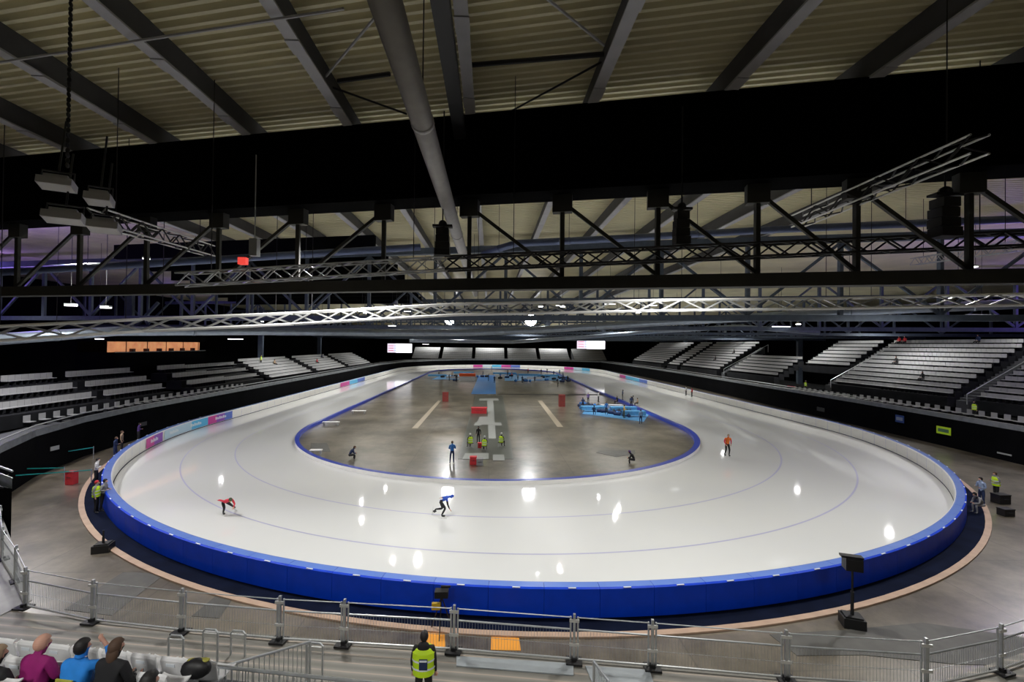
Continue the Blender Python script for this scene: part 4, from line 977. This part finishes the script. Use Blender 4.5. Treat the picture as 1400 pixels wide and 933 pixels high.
lb = ['bright aluminium truss at the left picture edge', 'bright aluminium truss left of the warm lit box', 'aluminium truss ending beside the left spotlight', 'aluminium truss above the right spotlight', 'aluminium truss right of centre below the dark chord', 'bright aluminium truss at the right edge']
for k in range(6):
    box_truss(pym(*ringpts[k]), pym(*ringpts[k+1]), .46, lb[k], r=.048 if k > 1 else .055, pitch=.95, m=M_alulit, m2=M_alu)
box_truss(py(246, 383, 13.2), py(610, 361, 12.6), .36, 'aluminium truss segment just under the nearest roof truss', r=.024, pitch=.42, m=M_galv)
box_truss(py(610, 361, 12.6), py(1450, 325, 10.6), .36, 'black lighting truss stretching right under nearest roof truss', r=.032, pitch=.5, m=M_blk)  # black run continuing the aluminium segment
box_truss(py(1340, 197, 7.9), py(1090, 303, 13.3), .36, 'bright aluminium truss slanting at the upper right', r=.024, pitch=.5, m=M_alulit, m2=M_blk)
box_truss(py(132, 296, 12.0), py(286, 343, 18.2), .40, 'bright aluminium truss slanting at the upper left', r=.026, pitch=.5, m=M_alulit, m2=M_blk)
box_truss(py(1400, 335, 14), py(1250, 358, 22), .35, 'thin aluminium truss at the right below the slanting one', r=.015, pitch=.6, m=M_galv)
# ducts
def duct(pts, r, m, label, seg=True):
    P = [Vector(p) for p in pts]; o_ = P[0].copy(); t = thing('air_duct', label, 'duct', o_)
    b = MB(); b.tube([p-o_ for p in P], r, 14); b.build('tube', m, t, smooth=True)
    for a, c in zip(P[:-1], P[1:]):
        n = max(1, int((c-a).length/6)) if seg else 1; d = (c-a).normalized()
        for k in range(n):
            q = a+(c-a)*(k+.5)/n-o_
            if seg: b = MB(); b.tube([q-d*.06, q+d*.06], r*1.06, 14); b.build('joint_band', m, t, smooth=True)
            b = MB(); b.tube([q+Vector((0, 0, r)), Vector((q.x, q.y, 16.7-o_.z))], .012, 6); b.build('hanger', M_blk, t)
    return t
duct([py(-20, 373, 20), py(250, 358, 21), py(575, 338, 22)], .17, M_duct, 'blue grey air duct crossing left behind the nearest truss')
duct([py(660, 347, 22), py(705, 333, 21), py(850, 326, 21), py(1060, 314, 20), py(1430, 298, 18)], .17, M_duct, 'blue grey air duct crossing right behind the nearest truss')
duct([py(x, y, Y) for x, y, Y in ((-30, 466, 22), (160, 453, 28), (350, 453, 34), (520, 455, 38), (640, 455, 38), (740, 451, 38), (900, 441, 34), (1080, 431, 30), (1250, 422, 27), (1430, 414, 23))], .30, M_ductg, 'large grey blue duct curving above the whole rink')
duct([py(x, y, Y) for x, y, Y in ((560, 466, 60), (700, 468, 62), (800, 461, 58), (900, 453, 52), (1010, 447, 44), (1120, 455, 42))], .24, M_ductg, 'thinner duct curving below the large one at right', False)
duct([(-1.26, 3.6, 13.0), (-1.26, 12, 13.0), (-1.2, 34, 12.95)], .2, M_pipe, 'long warm grey pipe running away under the centre of roof')
# black cable trays beside the pipe
t = thing('cable_tray', 'black cable tray hanging beside the central pipe', 'cable tray', (-1.0, 0, 15.3)); 
b = MB(); b.box((0, 6, 0), (.34, 26, .06)); b.box((-.17, 6, .08), (.02, 26, .14)); b.box((.17, 6, .08), (.02, 26, .14)); b.build('tray', M_blk, t)
for i, dx in enumerate((-.1, .0, .09)): q = MB(); q.tube([(dx, -6, .07), (dx, 19, .07)], .03, 6); q.build('cable', M_blk, t)
# spotlights in the ring truss
m_lamp = mat('lamp_lens', (1, 1, 1), emit=(.97, .98, 1.0), es=60)
m_lampd = mat('lamp_lens_dim', (1, 1, 1), emit=(.95, .97, 1.0), es=22)
LIGHTS = []
def light(p, power, size=.8, spot=R(150), col=(1, .985, .95)):
    l = bpy.data.lights.new('lamp_fill_spot', 'SPOT'); l.energy = power; l.spot_size = spot; l.spot_blend = .6; l.shadow_soft_size = size; l.color = col
    o = bpy.data.objects.new('lamp_fill_spot', l); C.objects.link(o); o.location = p; l.use_shadow = True; return o  # serves both the lamps and the added fill
def lamp(p, label, rad=.34, lens=m_lamp, group=None, tilt=0):
    t = thing('high_bay_lamp', label, 'lamp', p, 0, group)
    b = MB(); b.lathe((0, 0, 0), [(.10, .50), (.14, .36), (rad*.55, .30), (rad*1.05, .06), (rad*1.10, .0), (rad, .0)], 20); b.build('housing', M_galv, t, smooth=True)
    b = MB(); b.lathe((0, 0, 0), [(rad*.96, -.015), (rad*.97, .02)], 20); b.build('lens', lens, t)
    if tilt: t.rotation_euler = (tilt, 0, 0)
    else: b = MB(); b.tube([(0, 0, .5), (0, 0, max(.6, 15.5-p[2]))], .02, 6); b.build('suspension', M_blk, t)
    return t
ZL = 12.8
# lamps surveyed from their reflections in the ice
spots = [(302, 657, 1.2), (355, 632, .8), (494, 687, .8), (495, 712, 1.0), (527, 669, .7), (820, 680, 1.2), (846, 697, .8), (841, 707, .7), (870, 746, .9), (1090, 670, 1.5), (1216, 730, 1.8), (988, 620, 1.2), (571, 770, 1.1), (603, 775, .9), (537, 772, .7), (735, 783, .8), (765, 785, 1.0)]
for i, (x, y, k) in enumerate(spots):
    p = pz(x, y, -ZL); p = Vector((p.x, p.y, ZL))
    lamp(p, 'bright ceiling lamp above the rink', rad=.25*math.sqrt(k)*(1.15 if k > 1.1 else 1), lens=m_lamp, group='ceiling lamps above the rink'); light((p.x, p.y, ZL-.08), 2500*k, .25*math.sqrt(k))
# the two lamps seen directly
pL = pz(612, 672, -ZL); pR = pz(723, 672, -ZL)
light((pL.x, pL.y-.2, ZL-.5), 3200, .32); light((pR.x, pR.y-.2, ZL-.5), 3200, .32)
lamp((pL.x, pL.y, ZL), 'brilliant spotlight left of centre below the aluminium truss', rad=.85, tilt=R(-74))
lamp((pR.x, pR.y, ZL), 'brilliant spotlight right of centre below the aluminium truss', rad=.88, tilt=R(-74))
# added general fill spots, no lamp bodies behind them
for i, (x, y, e) in enumerate([(-31, 30, 1.1), (-19, 21, .9), (-6, 17, .8), (8, 16, .8), (22, 20, .8), (36, 27, .7), (-30, 78, 1.5), (-28, 100, 1.4), (-27, 125, 1.4), (37, 84, 1.3), (36, 110, 1.2), (35, 136, 1.2), (-14, 160, 1.1), (4, 166, 1.1), (22, 160, 1.1), (-18, 92, .5), (6, 80, .6), (-6, 118, .6), (16, 105, .6), (-9, 140, .6), (12, 138, .6)]):
    light((x, y, 12.7), 4600*e, .5)
# fill added to brighten the side and far stands
for (x, y, e) in ((-41, 35, .22), (-41, 60, .2), (-41, 90, .3), (-41, 120, .3), (52, 40, .35), (52, 60, .3), (52, 90, .4), (52, 120, .4), (0, 190, 3.6), (28, 190, 3.6), (-24, 190, 3.6)):
    light((x, y, 14.5), 5200*e, .8, R(140))
# fill added behind the camera to brighten the near seats
light((-4, -5, 14.2), 3600, .8, R(160)); light((-14, -2, 14.2), 2200, .8, R(160)); light((9, -4, 14.2), 1500, .8, R(160))
# purple up-lights at both sides
for x, y, z in ((-33, 28, 15.2), (-27, 24, 14.9), (-45, 40, 14), (48, 32, 13), (33, 26, 13), (-50, 70, 13)):
    l = bpy.data.lights.new('purple_light', 'POINT'); l.energy = 420; l.color = (.35, .22, 1); l.shadow_soft_size = .4
    o = bpy.data.objects.new('purple_light', l); C.objects.link(o); o.location = (x, y, z)
# tube lamps and hanging fixtures that show as small white strips
m_tube = mat('tube_lamp', (1, 1, 1), emit=(1, 1, .97), es=3.2)
strips = [(97, 418, 22, 14, 'long pale tube lamp at the far left below the chord'), (145, 421, 22, 12, 'pale tube lamp right of the far left one'), (200, 354, 20, 7, 'small pale lamp above the left duct'), (322, 464, 40, 20, 'white tube lamp right of the warm lit box'), (136, 464, 36, 10, 'faint white tube lamp left of the warm box'), (495, 426, 40, 10, 'tube lamp seen through the left ring truss'), (557, 426, 40, 9, 'tube lamp between the left ring truss and spotlight'), (536, 446, 45, 10, 'tube lamp just above the large duct'), (834, 416, 40, 14, 'bright tube lamp over the right ring truss'), (765, 418, 40, 10, 'tube lamp right of the right spotlight'), (893, 418, 40, 10, 'tube lamp over the right ring truss, farther right'), (1068, 447, 40, 24, 'white tube lamp above the low right block'), (1342, 432, 30, 40, 'long faint tube lamp above the widest block'), (1325, 365, 20, 20, 'pale tube lamp right below the nearest chord'), (1310, 377, 20, 16, 'second pale tube lamp at right below the chord'), (582, 471, 90, 9, 'small tube lamp right of the left scoreboard'), (925, 457, 60, 12, 'tube lamp under the thinner duct'), (1118, 496, 100, .5, '')]
for x, y, Y, w, lab in strips[:-1]:
    a = py(x-w/2, y, Y); c = py(x+w/2, y, Y); W = c.x-a.x; cz = (a+c)/2
    t = thing('tube_lamp', lab, 'lamp', cz)
    b = MB(); b.box((0, 0, 0), (W, .16, .05)); b.build('diffuser', m_tube, t)
    b = MB(); b.box((0, 0, .06), (W, .2, .07)); b.build('fixture', M_galv, t); b = MB(); b.tube([(0, 0, .1), (0, 0, max(.3, 16.7-cz.z))], .012, 6); b.build('suspension', M_blk, t)
# hoists / line arrays hanging in black
def hoist(x, ytop, ybot, Y, w, label, red=False):
    a = py(x, ytop, Y); c = py(x, ybot, Y); h = a.z-c.z; t = thing('hanging_speaker', label, 'speaker', ((a.x+c.x)/2, Y, c.z))
    n = 4
    for k in range(n):
        q = MB(); q.box((0, .04*math.sin(k), h*(k+.5)/n*.8), (w*(1-.06*k), w*.7, h*.8/n*.92)); q.build('cabinet', M_blk, t)
    b = MB(); b.box((0, 0, h*.86), (w*1.3, w*.5, .06)); b.tube([(0, 0, h*.8), (0, 0, max(h, 15.6-c.z))], .02, 6); b.ball((0, 0, h*.92), w*.28); b.build('rigging', M_blk, t)
hoist(605, 303, 350, 12.3, .42, 'black hanging speaker cluster beside the central pipe'); hoist(932, 278, 335, 11.6, .40, 'black hanging speaker cluster right of centre'); hoist(1292, 258, 325, 10.6, .55, 'large black hanging speaker cluster at the right')
# chain and floodlights upper left
t = thing('hoist_chain', 'dark hoist chain hanging at the upper left', 'chain', (-9.5, 9.9, 12.9)); p0 = py(92, 230, 9.9); t.location = (p0.x, 9.9, p0.z); b = MB()
for k in range(34): b.ball((0, 0, .06+k*.11), .055, (.9, .35, 1.15) if k % 2 else (.35, .9, 1.15), n=6)
b.build('links', M_blk, t)
for (x, y, w, lab) in ((78, 252, .44, 'upper grey floodlight at the left of the picture'), (136, 273, .34, 'grey floodlight above the left slanting truss'), (88, 298, .5, 'lower pale floodlight at the left of the picture'), (143, 311, .4, 'pale floodlight beside the left slanting truss')):
    p = py(x, y, 10); t = thing('flood_light', lab, 'floodlight', p, R(20)); t.rotation_euler = (R(-14), 0, R(25))
    b = MB(); b.box((0, 0, 0), (w*1.3, .35, .16)); b.box((0, 0, .12), (w*.9, .25, .1)); b.build('housing', M_steel, t)
    b = MB(); b.box((0, -.02, -.085), (w*1.2, .3, .01)); b.build('lens', mat('flood_glass', (.55, .55, .52), rough=.2), t)
    b = MB(); b.tube([(-w*.6, 0, 0), (-w*.6, 0, .3), (w*.6, 0, .3), (w*.6, 0, 0)], .02, 6); b.tube([(0, 0, .3), (0, 0, 1.6)], .02, 6); b.build('yoke', M_blk, t)
# red and white hoist lights near the left
t = thing('signal_box', 'white hoist with small red light above the aluminium segment', 'hoist', py(338, 362, 13)); b = MB(); b.box((.2, 0, .5), (.22, .2, .5)); b.build('motor', M_galv, t)
b = MB(); b.box((-.12, 0, .1), (.22, .15, .2)); b.build('red_light', mat('red_glow', (.8, .05, .05), emit=(1, .08, .06), es=.8), t); b = MB(); b.tube([(.2, 0, .7), (.2, 0, 3.2)], .015, 6); b.build('chain', M_galv, t)
# hall columns
for i, (x, y, lab) in enumerate(((-46, 58, 'blue grey hall column behind the left stand, nearest'), (-46, 90, 'blue grey hall column behind the left stand, farther'), (-46, 120, 'blue grey hall column behind left stand, farthest'), (57, 78, 'grey hall column behind the right stand, nearest'), (57, 100, 'grey hall column behind the right stand, middle'), (57, 125, 'grey hall column behind the right stand, farthest'))):
    t = thing('hall_column', lab, 'column', (x, y, -.06)); b = MB(); b.box((0, 0, 8), (.9, .5, 16)); b.build('shaft', M_steelb, t)
    b = MB(); b.box((0, 0, .15), (1.4, 1, .3)); b.build('foot', M_steelb, t); b = MB(); b.bar((0, 0, 10), (3.5 if x < 0 else -3.5, 0, 14), .3); b.build('bracket', M_steelb, t)

# ---------------------------------------------------------------- world and colour
w = bpy.data.worlds.new('world'); bpy.context.scene.world = w; w.use_nodes = True
w.node_tree.nodes['Background'].inputs[0].default_value = (.5, .55, .65, 1); w.node_tree.nodes['Background'].inputs[1].default_value = .0
sc = bpy.context.scene
sc.view_settings.view_transform = 'Standard'; sc.view_settings.look = 'None'; sc.view_settings.exposure = 0
sc.cycles.use_denoising = True; sc.cycles.max_bounces = 5; sc.cycles.diffuse_bounces = 3; sc.cycles.glossy_bounces = 3; sc.cycles.sample_clamp_indirect = 4
